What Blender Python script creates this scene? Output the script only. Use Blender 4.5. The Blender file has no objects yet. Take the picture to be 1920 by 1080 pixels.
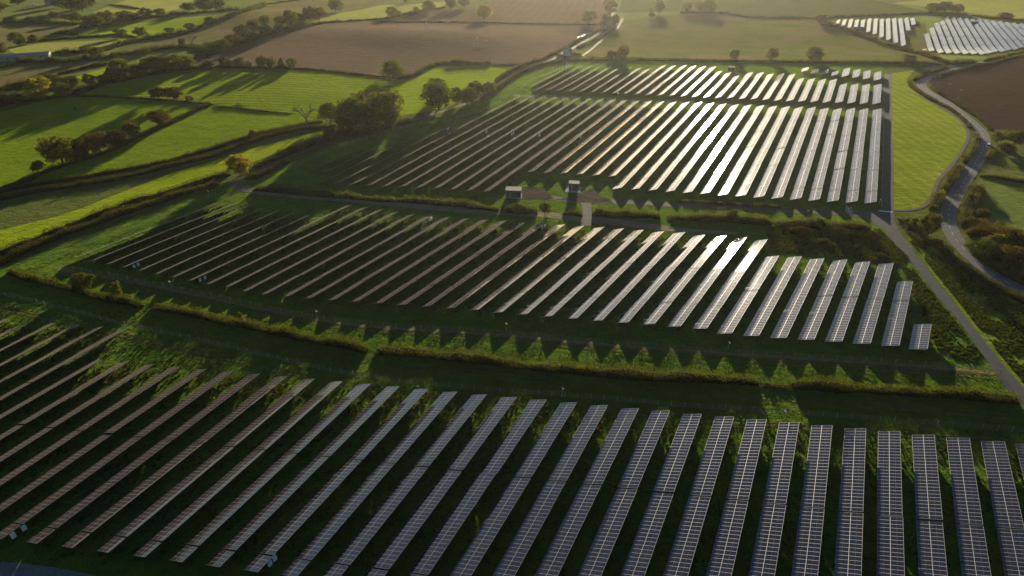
import bpy, math, random
import numpy as np
from mathutils import Vector, Matrix
from mathutils.geometry import delaunay_2d_cdt

random.seed(7)
RNG = np.random.default_rng(7)
SC = bpy.context.scene
COL = SC.collection
PI = math.pi
HAZE, EXPO = .000028, 1.22

# ------------------------------------------------------------------ camera and terrain
FPX, PITCH, CAMH = 1254.0, math.radians(30.14), 120.0
SUN_AZ, SUN_EL = math.radians(8.0), math.radians(7.0)   # azimuth measured from +Y towards +X

def sst(a, b, x):
    t = np.clip((x - a) / (b - a), 0, 1)
    return t * t * (3 - 2 * t)

def tz(x, y):
    x = np.asarray(x, float); y = np.asarray(y, float)
    z = -6.0 * sst(585, 690, y) * sst(-60, 90, x)
    z = z + 6.5 * sst(95, 190, -x) * sst(300, 520, y) * (1 - .9 * sst(560, 800, y))
    z = z + 10.0 * np.exp(-((x + 300) / 120) ** 2 - ((y - 800) / 75) ** 2)
    z = z + 6.0 * np.exp(-((x + 120) / 150) ** 2 - ((y - 700) / 60) ** 2)
    z = z + 22.0 * sst(1000, 1500, y)
    return z

def ray(px, py):
    u = (px - 960) / FPX; v = (py - 540) / FPX
    c, s = math.cos(PITCH), math.sin(PITCH)
    return np.array([u, c - v * s, -(s + v * c)])

def G(px, py, dz=0.0):
    """where the photo's pixel (1920x1080) meets the ground"""
    d = ray(px, py); z = 0.0
    for _ in range(25):
        t = (z + dz - CAMH) / d[2]
        z = 0.6 * float(tz(d[0] * t, d[1] * t)) + 0.4 * z
    t = (z + dz - CAMH) / d[2]
    return np.array([d[0] * t, d[1] * t, z])

def height_at(base, px_top, py_top):
    d = ray(px_top, py_top)
    t = math.hypot(base[0], base[1]) / math.hypot(d[0], d[1])
    return CAMH + d[2] * t - base[2]

def mpp(base):
    """metres per photo pixel across the view at that point"""
    c, s = math.cos(PITCH), math.sin(PITCH)
    fw = base[1] * c - (base[2] - CAMH) * s
    return fw / FPX

cam_d = bpy.data.cameras.new('camera'); cam = bpy.data.objects.new('camera', cam_d); COL.objects.link(cam)
cam.location = (0, 0, CAMH); cam.rotation_euler = (PI / 2 - PITCH, 0, 0)
cam_d.sensor_width = 36; cam_d.lens = FPX / 1920 * 36; cam_d.clip_start = 1; cam_d.clip_end = 8000
SC.camera = cam

# ------------------------------------------------------------------ material helpers
def new_mat(name):
    m = bpy.data.materials.new(name); m.use_nodes = True
    nt = m.node_tree; nt.nodes.clear()
    return m, nt
class NT:
    def __init__(s, nt): s.nt = nt
    def n(s, t, **kw):
        nd = s.nt.nodes.new(t)
        for k, v in kw.items():
            if k.startswith('in_'):
                key = k[3:]; key = int(key) if key.isdigit() else key.replace('_', ' ')
                nd.inputs[key].default_value = v
            else: setattr(nd, k, v)
        return nd
    def l(s, a, b): s.nt.links.new(a, b)
    def math(s, op, a, b=None, c=None):
        nd = s.n('ShaderNodeMath', operation=op)
        for i, v in enumerate((a, b, c)):
            if v is None: continue
            if isinstance(v, (int, float)): nd.inputs[i].default_value = v
            else: s.l(v, nd.inputs[i])
        return nd.outputs[0]
    def mix(s, fac, a, b):
        nd = s.n('ShaderNodeMix', data_type='RGBA')
        for k, v in ((0, fac), (6, a), (7, b)):
            if isinstance(v, (int, float)): nd.inputs[k].default_value = v
            elif isinstance(v, tuple): nd.inputs[k].default_value = (*v, 1) if len(v) == 3 else v
            else: s.l(v, nd.inputs[k])
        return nd.outputs[2]
    def noise(s, vec, scale, detail=3, rough=.6):
        nd = s.n('ShaderNodeTexNoise'); nd.inputs['Scale'].default_value = scale
        nd.inputs['Detail'].default_value = detail; nd.inputs['Roughness'].default_value = rough
        s.l(vec, nd.inputs['Vector']); return nd.outputs['Fac']
    def ramp(s, fac, lo, hi):
        nd = s.n('ShaderNodeMapRange'); nd.inputs[1].default_value = lo; nd.inputs[2].default_value = hi
        s.l(fac, nd.inputs[0]); return nd.outputs[0]

MATS = {}
def plain(name, col, rough=.7, metal=0.0, noise=.25, nscale=3.0, spec=.4):
    if name in MATS: return MATS[name]
    m, nt = new_mat(name); h = NT(nt)
    tc = h.n('ShaderNodeTexCoord').outputs['Object']
    nz = h.noise(tc, nscale, 4)
    c = h.mix(h.ramp(nz, .3, .7), tuple(v * (1 - noise) for v in col), tuple(min(1, v * (1 + noise)) for v in col))
    b = h.n('ShaderNodeBsdfPrincipled'); b.inputs['Roughness'].default_value = rough
    b.inputs['Metallic'].default_value = metal; b.inputs['Specular IOR Level'].default_value = spec
    h.l(c, b.inputs['Base Color'])
    h.l(b.outputs[0], h.n('ShaderNodeOutputMaterial').inputs[0])
    MATS[name] = m; return m

def grass(name, dark, light, tan=None, tanfac=.0, stripe=None, bump=1.0, fine=1.6, fuzz=.40):
    """field surface: patches, tufts and (stripe=(azimuth deg, spacing m, strength)) drill or mowing lines"""
    m, nt = new_mat(name); h = NT(nt)
    tc = h.n('ShaderNodeTexCoord').outputs['Object']
    n1 = h.noise(tc, .018, 4); n2 = h.noise(tc, .16, 4); n3 = h.noise(tc, fine, 3, .7); n4 = h.noise(tc, .55, 3, .65)
    f = h.math('ADD', h.math('MULTIPLY', n1, .35), h.math('ADD', h.math('MULTIPLY', n2, .3), h.math('ADD', h.math('MULTIPLY', n3, .25), h.math('MULTIPLY', n4, .25))))
    f = h.ramp(f, .42, .74)
    c = h.mix(f, dark, light)
    if tan:
        t = h.ramp(h.math('ADD', h.math('MULTIPLY', h.noise(tc, .03, 5, .65), .6), h.math('MULTIPLY', n4, .4)), .62 - tanfac * .5, .78 - tanfac * .5)
        c = h.mix(t, c, tan)
    hgt = h.math('ADD', h.math('MULTIPLY', n3, .25), h.math('ADD', h.math('MULTIPLY', n4, .5), h.math('MULTIPLY', n2, .8)))
    if stripe:
        az, sp, st = stripe; a = math.radians(az)
        mp = h.n('ShaderNodeMapping'); mp.inputs['Rotation'].default_value = (0, 0, a)
        h.l(tc, mp.inputs[0])
        w = h.n('ShaderNodeTexWave', wave_type='BANDS', bands_direction='X'); w.inputs['Scale'].default_value = 2 * PI / sp / 20 * 1.0
        w.inputs['Distortion'].default_value = 5.0; w.inputs['Detail'].default_value = 3; w.inputs['Detail Scale'].default_value = .22; w.inputs['Detail Roughness'].default_value = .6
        h.l(mp.outputs[0], w.inputs['Vector'])
        c = h.mix(h.math('MULTIPLY', w.outputs['Fac'], st), c, tuple(v * .45 for v in dark))
        hgt = h.math('ADD', hgt, h.math('MULTIPLY', w.outputs['Fac'], .10))
    bp = h.n('ShaderNodeBump'); bp.inputs['Strength'].default_value = 1.0; bp.inputs['Distance'].default_value = bump * 1.9
    h.l(hgt, bp.inputs['Height'])
    b = h.n('ShaderNodeBsdfPrincipled'); b.inputs['Roughness'].default_value = .9; b.inputs['Specular IOR Level'].default_value = .0
    b.inputs['Sheen Weight'].default_value = fuzz; b.inputs['Sheen Roughness'].default_value = .6
    sh = h.n('ShaderNodeMix', data_type='RGBA', blend_type='MULTIPLY'); sh.inputs[0].default_value = 1; h.l(c, sh.inputs[6]); sh.inputs[7].default_value = (7, 7, 5, 1); h.l(sh.outputs[2], b.inputs['Sheen Tint'])
    h.l(c, b.inputs['Base Color']); h.l(bp.outputs[0], b.inputs['Normal'])
    h.l(b.outputs[0], h.n('ShaderNodeOutputMaterial').inputs[0])
    MATS[name] = m; return m

def leafmat(name, dark, light, trans=.5):
    m, nt = new_mat(name); h = NT(nt)
    tc = h.n('ShaderNodeTexCoord').outputs['Object']
    geo = h.n('ShaderNodeNewGeometry').outputs['Random Per Island']
    oi = h.n('ShaderNodeObjectInfo').outputs['Random']
    pos = h.n('ShaderNodeNewGeometry').outputs['Position']; cl = h.ramp(h.noise(pos, .45, 3, .6), .32, .68)
    f = h.math('ADD', h.math('MULTIPLY', geo, .42), h.math('ADD', h.math('MULTIPLY', oi, .2), h.math('MULTIPLY', cl, .38)))
    c = h.mix(f, dark, light)
    d = h.n('ShaderNodeBsdfDiffuse'); t = h.n('ShaderNodeBsdfTranslucent'); h.l(c, d.inputs[0])
    c2 = h.n('ShaderNodeMix', data_type='RGBA', blend_type='MULTIPLY'); c2.inputs[0].default_value = 1
    h.l(c, c2.inputs[6]); c2.inputs[7].default_value = (1.5, 1.35, .55, 1); h.l(c2.outputs[2], t.inputs[0])
    mx = h.n('ShaderNodeMixShader'); mx.inputs[0].default_value = trans
    h.l(d.outputs[0], mx.inputs[1]); h.l(t.outputs[0], mx.inputs[2])
    h.l(mx.outputs[0], h.n('ShaderNodeOutputMaterial').inputs[0])
    MATS[name] = m; return m

def panelmat():
    """module glass: UV.x counts modules along the table, UV.y the two modules up the slope"""
    m, nt = new_mat('panel_glass'); h = NT(nt)
    uv = h.n('ShaderNodeUVMap').outputs[0]
    sp = h.n('ShaderNodeSeparateXYZ'); h.l(uv, sp.inputs[0]); u, v = sp.outputs[0], sp.outputs[1]
    def edge(x, half):  # 1 within half of an integer
        fr = h.math('FRACT', x); d = h.math('MINIMUM', fr, h.math('SUBTRACT', 1.0, fr))
        return h.math('LESS_THAN', d, half)
    eu = edge(u, .022); ev = edge(v, .014)
    q = edge(h.math('ADD', v, .5), .0045)
    line = h.math('MAXIMUM', eu, ev)
    cells = edge(h.math('MULTIPLY', u, 6.0), .03)
    fl = h.n('ShaderNodeVectorMath', operation='FLOOR'); h.l(uv, fl.inputs[0])
    oi = h.n('ShaderNodeObjectInfo')
    add = h.n('ShaderNodeVectorMath', operation='ADD'); h.l(fl.outputs[0], add.inputs[0]); h.l(oi.outputs['Location'], add.inputs[1])
    wn = h.n('ShaderNodeTexWhiteNoise', noise_dimensions='3D'); h.l(add.outputs[0], wn.inputs[0])
    sub = h.n('ShaderNodeVectorMath', operation='SUBTRACT'); h.l(wn.outputs['Color'], sub.inputs[0]); sub.inputs[1].default_value = (.5, .5, .5)
    sc = h.n('ShaderNodeVectorMath', operation='SCALE'); h.l(sub.outputs[0], sc.inputs[0]); sc.inputs['Scale'].default_value = .009
    geo = h.n('ShaderNodeNewGeometry')
    ad2 = h.n('ShaderNodeVectorMath', operation='ADD'); h.l(geo.outputs['Normal'], ad2.inputs[0]); h.l(sc.outputs[0], ad2.inputs[1])
    nm = h.n('ShaderNodeVectorMath', operation='NORMALIZE'); h.l(ad2.outputs[0], nm.inputs[0])
    base = h.mix(h.math('MULTIPLY', wn.outputs['Value'], 1.0), (.008, .009, .016), (.017, .014, .021))
    base = h.mix(h.math('MULTIPLY', cells, .35), base, (.03, .03, .035))
    base = h.mix(h.math('MULTIPLY', q, .5), base, (.25, .25, .25))
    tc = h.n('ShaderNodeTexCoord').outputs['Object']
    dust = h.ramp(h.noise(tc, .7, 4), .3, .8)
    base = h.mix(h.math('MULTIPLY', dust, .03), base, (.30, .26, .22))
    g = h.n('ShaderNodeBsdfPrincipled'); h.l(base, g.inputs['Base Color'])
    g.inputs['Roughness'].default_value = .33; g.inputs['IOR'].default_value = 1.5; g.inputs['Specular IOR Level'].default_value = .0; g.inputs['Sheen Weight'].default_value = .066; g.inputs['Sheen Roughness'].default_value = .35; g.inputs['Sheen Tint'].default_value = (1, .80, .62, 1); g.inputs['Coat Weight'].default_value = .95; g.inputs['Coat Roughness'].default_value = .06; g.inputs['Coat IOR'].default_value = 1.85; h.l(nm.outputs[0], g.inputs['Coat Normal'])
    h.l(nm.outputs[0], g.inputs['Normal'])
    fr = h.n('ShaderNodeBsdfPrincipled'); fr.inputs['Base Color'].default_value = (.34, .33, .33, 1); fr.inputs['Metallic'].default_value = .2; fr.inputs['Roughness'].default_value = .55
    mx = h.n('ShaderNodeMixShader'); h.l(line, mx.inputs[0]); h.l(g.outputs[0], mx.inputs[1]); h.l(fr.outputs[0], mx.inputs[2])
    h.l(mx.outputs[0], h.n('ShaderNodeOutputMaterial').inputs[0])
    MATS['panel_glass'] = m; return m
panelmat()

# ------------------------------------------------------------------ object helpers
def tag(o, label=None, cat=None, group=None, kind=None):
    if label: o['label'] = label
    if cat: o['category'] = cat
    if group: o['group'] = group
    if kind: o['kind'] = kind
    return o
def link(name, me, mat=None, parent=None, loc=None):
    o = bpy.data.objects.new(name, me); COL.objects.link(o)
    if mat is not None and me is not None and len(me.materials) == 0:
        for x in (mat if isinstance(mat, (list, tuple)) else [mat]): me.materials.append(x)
    if parent: o.parent = parent
    if loc is not None: o.location = loc
    return o
def empty(name, loc, rz=0.0):
    o = bpy.data.objects.new(name, None); COL.objects.link(o); o.location = loc; o.rotation_euler = (0, 0, rz)
    o.empty_display_size = .5
    return o
def np_mesh(name, V, F, smooth=False, uv=None, matidx=None):
    """V (n,3), F (m,k) with k equal for all faces"""
    V = np.asarray(V, np.float32); F = np.asarray(F, np.int32)
    me = bpy.data.meshes.new(name); k = F.shape[1]
    me.vertices.add(len(V)); me.vertices.foreach_set('co', V.ravel())
    me.loops.add(F.size); me.loops.foreach_set('vertex_index', F.ravel())
    me.polygons.add(len(F)); me.polygons.foreach_set('loop_start', np.arange(0, F.size, k, dtype=np.int32))
    me.polygons.foreach_set('loop_total', np.full(len(F), k, np.int32))
    if matidx is not None: me.polygons.foreach_set('material_index', np.asarray(matidx, np.int32))
    me.polygons.foreach_set('use_smooth', np.full(len(F), bool(smooth)))
    if uv is not None:
        ul = me.uv_layers.new(name='UVMap'); ul.data.foreach_set('uv', np.asarray(uv, np.float32).ravel())
    me.update(calc_edges=True); me.validate()
    return me
class MB:
    """collects quads / tris for one mesh"""
    def __init__(s): s.V = []; s.F = []
    def add(s, vs, fs):
        b = len(s.V); s.V += [tuple(v) for v in vs]; s.F += [tuple(i + b for i in f) for f in fs]
    def box(s, c, d, rz=0.0, M=None):
        x, y, z = d[0] / 2, d[1] / 2, d[2] / 2
        vs = [Vector((sx * x, sy * y, sz * z)) for sz in (-1, 1) for sy in (-1, 1) for sx in (-1, 1)]
        R = M if M is not None else Matrix.Rotation(rz, 3, 'Z')
        s.add([R @ v + Vector(c) for v in vs], [(0, 2, 3, 1), (4, 5, 7, 6), (0, 1, 5, 4), (1, 3, 7, 5), (3, 2, 6, 7), (2, 0, 4, 6)])
    def tube(s, pts, rad, n=6):
        pts = [Vector(p) for p in pts]; rings = []
        for i, p in enumerate(pts):
            t = (pts[min(i + 1, len(pts) - 1)] - pts[max(i - 1, 0)]).normalized()
            a = t.orthogonal().normalized(); b = t.cross(a); r = rad[i] if isinstance(rad, (list, tuple)) else rad
            rings.append([p + (a * math.cos(2 * PI * j / n) + b * math.sin(2 * PI * j / n)) * r for j in range(n)])
        vs = [v for r in rings for v in r]; fs = []
        for i in range(len(pts) - 1):
            for j in range(n):
                k = (j + 1) % n; fs.append((i * n + j, i * n + k, (i + 1) * n + k, (i + 1) * n + j))
        fs.append(tuple(range(n - 1, -1, -1))); fs.append(tuple(range((len(pts) - 1) * n, len(pts) * n)))
        s.add(vs, fs)
    def mesh(s, name, smooth=False):
        me = bpy.data.meshes.new(name); me.from_pydata(s.V, [], s.F)
        me.polygons.foreach_set('use_smooth', np.full(len(me.polygons), bool(smooth)))
        me.update(); return me
ORD1 = 'zeroth first second third fourth fifth sixth seventh eighth ninth tenth eleventh twelfth thirteenth fourteenth fifteenth sixteenth seventeenth eighteenth nineteenth'.split()
def ordw(n):
    if n < 20: return ORD1[n]
    t = {2: 'twent', 3: 'thirt', 4: 'fort'}[n // 10]
    return t + 'ieth' if n % 10 == 0 else t + 'y-' + ORD1[n % 10]

# ------------------------------------------------------------------ ground
def lin(a, b, n): return list(np.linspace(a, b, n))
MAT_MEADOW = grass('meadow_grass', (.012, .034, .009), (.076, .110, .012), fine=1.8, bump=.55)
gx = np.array(sorted(set(lin(-1680, -700, 25) + lin(-700, 700, 117) + lin(700, 1680, 25))))
gy = np.array(sorted(set(lin(-300, 0, 8) + lin(0, 1100, 93) + lin(1100, 1720, 26))))
XX, YY = np.meshgrid(gx, gy); V = np.stack([XX, YY, tz(XX, YY)], -1).reshape(-1, 3)
nx, ny = len(gx), len(gy)
I = (np.arange(ny - 1)[:, None] * nx + np.arange(nx - 1)[None]).ravel()
ground = link('ground', np_mesh('ground', V, np.stack([I, I + 1, I + nx + 1, I + nx], 1), smooth=True), grass('rough_ground', (.020, .030, .011), (.060, .070, .020), (.075, .06, .03), .15, bump=.6))
tag(ground, kind='structure')

def sheet(name, poly, mat, off, step=11.0, kind='structure', world=False):
    """a flat area draped on the terrain; poly in photo pixels (or metres when world)"""
    P = [tuple(p) if world else tuple(G(*p)[:2]) for p in poly]
    D = []
    for i in range(len(P)):
        a, b = np.array(P[i]), np.array(P[(i + 1) % len(P)]); n = max(1, int(np.hypot(*(b - a)) / step))
        D += [tuple(a + (b - a) * j / n) for j in range(n)]
    A = np.array(D); x0, y0 = A.min(0); x1, y1 = A.max(0)
    # interior points
    xs = np.arange(x0 + step / 2, x1, step); ys = np.arange(y0 + step / 2, y1, step)
    gxx, gyy = np.meshgrid(xs, ys); q = np.stack([gxx.ravel(), gyy.ravel()], 1)
    ins = np.zeros(len(q), bool); n = len(A)
    for i in range(n):
        a, b = A[i], A[(i + 1) % n]
        c = ((a[1] > q[:, 1]) != (b[1] > q[:, 1]))
        with np.errstate(divide='ignore', invalid='ignore'):
            xi = (b[0] - a[0]) * (q[:, 1] - a[1]) / (b[1] - a[1]) + a[0]
        ins ^= c & (q[:, 0] < xi)
    q = q[ins]
    co = [Vector(p) for p in D] + [Vector(p) for p in q]
    r = delaunay_2d_cdt(co, [], [list(range(len(D)))], 1, 1e-4)
    v = np.array([tuple(p) for p in r[0]]); f = [t for t in r[2] if len(t) == 3]
    V = np.column_stack([v, tz(v[:, 0], v[:, 1]) + off]); F = np.array(f)
    a, b, c = V[F[:, 0]], V[F[:, 1]], V[F[:, 2]]
    cr = np.cross(b - a, c - a)[:, 2]; F[cr < 0] = F[cr < 0][:, ::-1]
    o = link(name, np_mesh(name, V, F, smooth=True), mat); tag(o, kind=kind); return o

def resample(P, step):
    P = np.asarray(P, float); d = np.r_[0, np.cumsum(np.hypot(*np.diff(P[:, :2], axis=0).T))]
    n = max(2, int(d[-1] / step) + 1); t = np.linspace(0, d[-1], n)
    return np.stack([np.interp(t, d, P[:, i]) for i in range(P.shape[1])], 1), t
def smooth_line(P, step, it=3):
    Q, t = resample(P, step)
    for _ in range(it):
        Q[1:-1] = .25 * Q[:-2] + .5 * Q[1:-1] + .25 * Q[2:]
    return Q
def strip(name, line, width, mat, off, step=4.0, it=4, obj=True):
    """a ribbon of constant width (metres) along ground points"""
    Q = smooth_line(line, step, it); T = np.gradient(Q[:, :2], axis=0); T /= np.hypot(*T.T)[:, None] + 1e-9
    N = np.stack([-T[:, 1], T[:, 0]], 1); w = np.asarray(width) if np.ndim(width) == 0 else np.interp(np.linspace(0, 1, len(Q)), np.linspace(0, 1, len(width)), width)
    w = np.broadcast_to(w, len(Q))
    cols = [-.5, 0, .5]; V = []
    for c in cols:
        xy = Q[:, :2] + N * (w * c)[:, None]; V.append(np.column_stack([xy, tz(xy[:, 0], xy[:, 1]) + off]))
    n = len(Q); V = np.concatenate(V); F = []
    for c in range(2):
        i = np.arange(n - 1) + c * n; F.append(np.stack([i, i + n, i + n + 1, i + 1], 1))
    F = np.concatenate(F)[:, ::-1]
    o = link(name, np_mesh(name, V, F, smooth=True), mat); tag(o, kind='structure')
    return o, Q
def zp(ox, oy, s, pts): return [(ox + x / s, oy + y / s) for x, y in pts]
def Gs(pts): return [G(*p) for p in pts]

M_PAST = grass('pasture_grass', (.034, .058, .004), (.090, .120, .008), bump=.7, fine=1.2)
M_LIME = grass('fresh_grass', (.056, .086, .005), (.112, .142, .010), bump=.7, stripe=(78, 9, .10), fine=1.2)
M_LIME2 = grass('lane_field_grass', (.064, .092, .005), (.128, .152, .010), bump=.6, fine=1.4)
M_CONT = grass('upper_field_grass', (.046, .072, .005), (.100, .126, .009), bump=.8, stripe=(86, 6, .30), fine=1.2)
M_STUB = grass('stubble', (.066, .048, .038), (.108, .078, .060), bump=.35, fuzz=.16, stripe=(80, 9, .22), fine=1.6)
M_STUB2 = grass('shaded_stubble', (.062, .045, .034), (.098, .070, .050), bump=.3, fuzz=.16, stripe=(10, 11, .14))  # darker copy of the stubble, the far field's shade put into its colour
M_TAN = grass('dry_pasture', (.044, .046, .019), (.090, .080, .038), (.10, .078, .048), .25, bump=.5, fuzz=.2)
M_PALE = grass('pale_pasture', (.055, .064, .018), (.100, .100, .032), bump=.5)
M_MIX = grass('mown_strip_field', (.026, .044, .007), (.056, .072, .014), (.078, .058, .038), .36, stripe=(84, 10, .16), bump=.3, fuzz=.22)
M_OLIVE = grass('olive_field', (.022, .030, .009), (.040, .047, .014), bump=.3, fuzz=.25)
M_MOWN = grass('mown_verge_grass', (.052, .074, .007), (.118, .136, .016), (.14, .13, .04), .15, bump=.5, stripe=(3, 6, .20), fine=1.4)
M_PLOW = grass('ploughed_soil', (.030, .019, .015), (.065, .042, .033), bump=.5, fuzz=.1, stripe=(100, 6, .3))
M_DKG = grass('dark_green_grass', (.035, .052, .016), (.070, .085, .024), bump=.5)  # dark green pasture, shared by the paddock and the far solar meadow

def fld(name, pts, mat, off=.05, z=None): 
    sheet(name, pts if z is None else zp(*z, pts), mat, off)

Z1, Z2, Z3, Z4 = (0, 0, 4.8), (320, 0, 4.8), (700, 0, 4.8), (1020, 0, 4.8)
fld('solar_meadow', [(-60, 505), (20, 498), (330, 380), (430, 345), (560, 300), (640, 262), (820, 215), (905, 186), (1000, 128), (1100, 113), (1400, 117), (1655, 122), (1655, 395), (1740, 500), (1930, 760), (2080, 1000), (1400, 1300), (400, 1260), (-300, 1100), (-700, 800), (-500, 640)], MAT_MEADOW, .05)
fld('cow_field', [(-160, 222), (0, 210), (69, 192), (129, 181), (188, 183), (285, 186), (383, 194), (365, 206), (325, 221), (296, 235), (229, 260), (125, 308), (62, 329), (0, 354), (-160, 400)], M_PAST)
fld('sloping_field', [(-120, 400), (0, 357), (62, 333), (125, 313), (255, 260), (330, 225), (372, 207), (395, 199), (430, 201), (550, 214), (610, 226), (600, 240), (560, 240), (433, 263), (312, 300), (208, 325), (135, 337), (0, 358)], M_PAST, .06)
fld('upper_field', [(140, 181), (200, 158), (270, 143), (323, 131), (400, 128), (466, 127), (560, 132), (633, 137), (716, 144), (773, 145), (812, 124), (919, 121), (977, 123), (950, 137), (929, 154), (900, 177), (830, 205), (752, 218), (620, 225), (550, 213), (430, 200), (385, 193), (330, 186), (230, 182)], M_CONT, .07)
fld('bright_corner_field', [(775, 150), (812, 128), (846, 124), (919, 123), (966, 127), (929, 153), (900, 177), (830, 203), (752, 216), (730, 214), (730, 175)], M_LIME, .10)
fld('lane_field', [(-130, 478), (0, 432), (100, 408), (150, 392), (250, 352), (330, 322), (400, 302), (470, 280), (540, 262), (600, 246), (610, 252), (540, 278), (470, 306), (433, 322), (400, 334), (300, 367), (204, 396), (125, 426), (0, 476), (-130, 525)], M_LIME2, .07)
fld('stubble_field', [(364, 116), (400, 104), (445, 87), (508, 67), (555, 54), (612, 43), (720, 39), (800, 42), (887, 44), (1000, 46), (1075, 47), (1128, 50), (1082, 77), (1050, 95), (1020, 112), (977, 121), (919, 120), (846, 119), (812, 123), (779, 143), (752, 146), (716, 143), (632, 135), (555, 128), (476, 127), (370, 121)], M_STUB, .06)
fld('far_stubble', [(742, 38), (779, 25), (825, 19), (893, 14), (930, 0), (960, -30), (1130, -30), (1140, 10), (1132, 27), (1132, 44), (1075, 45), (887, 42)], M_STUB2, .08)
fld('tan_hillside', [(192, 106), (208, 100), (270, 83), (333, 71), (370, 58), (412, 40), (466, 23), (497, 10), (550, 3), (600, -12), (760, -30), (716, 8), (640, 22), (610, 25), (560, 45), (520, 58), (455, 62), (424, 70), (354, 77), (312, 90), (260, 100), (192, 107)], M_TAN, .06)
fld('pale_field', [(549, 53), (590, 40), (645, 23), (716, 9), (762, 9), (837, 2), (834, 15), (779, 23), (741, 33), (700, 36), (612, 42)], M_PALE, .07)
fld('bright_far_field', [(152, 67), (219, 48), (292, 40), (396, 29), (408, 29), (391, 42), (371, 52), (320, 60), (277, 69), (240, 67), (208, 65), (146, 68)], M_LIME, .09)
fld('far_green_field', [(173, 23), (208, 10), (260, -8), (420, -14), (370, 5), (333, 17), (271, 31), (260, 31), (173, 23)], M_PALE, .06)
fld('dark_strip_field', [(-60, 46), (0, 46), (146, 46), (156, 50), (90, 69), (21, 86), (0, 88), (-60, 94)], M_TAN, .06)
fld('pale_strip_field', [(12, 92), (83, 81), (237, 73), (229, 79), (187, 90), (146, 96), (100, 102), (31, 102)], M_PALE, .06)
fld('lower_tan_field', [(-80, 150), (0, 144), (31, 123), (167, 119), (208, 112), (167, 125), (108, 140), (42, 154), (0, 165), (-80, 185)], M_TAN, .06)
fld('small_green_patch', [(140, 145), (200, 127), (219, 125), (200, 142), (156, 150)], M_LIME, .07)
fld('gap_green_patch', [(256, 114), (279, 111), (271, 119), (258, 120)], M_LIME, .07)
fld('mown_strip_field', [(1090, 106), (1130, 76), (1172, 38), (1280, 25), (1350, 25), (1413, 32), (1510, 34), (1590, 60), (1690, 94), (1775, 117), (1640, 116), (1500, 114), (1280, 111), (1120, 108)], M_MIX, .06)
fld('olive_field', [(1160, 24), (1170, -20), (1480, -30), (1640, 0), (1740, 22), (1680, 26), (1540, 30), (1413, 31), (1350, 23), (1240, 22)], M_OLIVE, .06)
fld('far_right_field', [(1670, 6), (1800, -8), (1990, -12), (1990, 34), (1910, 36), (1820, 24), (1760, 14)], M_PALE, .06)
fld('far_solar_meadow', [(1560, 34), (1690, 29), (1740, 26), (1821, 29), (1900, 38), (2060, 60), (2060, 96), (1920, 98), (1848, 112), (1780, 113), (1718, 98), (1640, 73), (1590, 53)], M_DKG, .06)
fld('far_gap_meadow', [(1706, 48), (1735, 42), (1738, 60), (1745, 98), (1770, 110), (1725, 98), (1706, 88)], M_MIX, .09)
fld('mown_verge', [(1671, 138), (1715, 132), (1700, 148), (1703, 163), (1716, 172), (1730, 183), (1754, 197), (1777, 211), (1800, 228), (1812, 246), (1813, 262), (1794, 291), (1776, 317), (1754, 339), (1748, 364), (1733, 386), (1718, 394), (1676, 394), (1675, 300), (1673, 240)], M_MOWN, .09)
fld('ploughed_field', [(1739, 150), (1771, 140), (1815, 129), (1866, 118), (1920, 106), (2080, 82), (2080, 262), (1920, 246), (1858, 242), (1835, 214), (1800, 194), (1771, 178), (1748, 164)], M_PLOW, .07)
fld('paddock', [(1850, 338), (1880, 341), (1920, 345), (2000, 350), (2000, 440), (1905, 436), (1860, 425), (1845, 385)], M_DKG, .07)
fld('track_verge', [(1700, 440), (1760, 470), (1840, 522), (1920, 566), (1990, 600), (1990, 780), (1925, 748), (1880, 690), (1800, 580), (1745, 510)], grass('verge_grass', (.05, .075, .012), (.115, .13, .022), bump=.8), .07)

# ------------------------------------------------------------------ roads and tracks
def asphalt(name, c1, c2, sc=.35):
    m, nt = new_mat(name); h = NT(nt); tc = h.n('ShaderNodeTexCoord').outputs['Object']
    f = h.math('ADD', h.math('MULTIPLY', h.noise(tc, sc, 5, .7), .6), h.math('MULTIPLY', h.noise(tc, 4, 3), .4))
    c = h.mix(h.ramp(f, .35, .65), c1, c2)
    bp = h.n('ShaderNodeBump'); bp.inputs['Distance'].default_value = .12; bp.inputs['Strength'].default_value = .5; h.l(h.noise(tc, 3, 4, .7), bp.inputs['Height'])
    b = h.n('ShaderNodeBsdfPrincipled'); b.inputs['Roughness'].default_value = .9; b.inputs['Specular IOR Level'].default_value = .1; h.l(c, b.inputs['Base Color']); h.l(bp.outputs[0], b.inputs['Normal'])
    h.l(b.outputs[0], h.n('ShaderNodeOutputMaterial').inputs[0]); MATS[name] = m; return m
M_ASPH = asphalt('asphalt', (.13, .125, .12), (.22, .205, .19))
M_TRACK = asphalt('tarmac_track', (.075, .075, .082), (.120, .115, .115))
M_GRAV = asphalt('gravel', (.075, .065, .052), (.150, .125, .102), .6)
M_YARD = grass('weedy_gravel', (.060, .052, .042), (.125, .105, .086), (.040, .062, .012), .12, bump=.4, fuzz=.05)
M_DIRT = asphalt('bare_earth', (.075, .055, .038), (.16, .12, .085), .5)
M_PAINT = plain('road_paint', (.75, .74, .70), .6, noise=.12)

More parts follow.
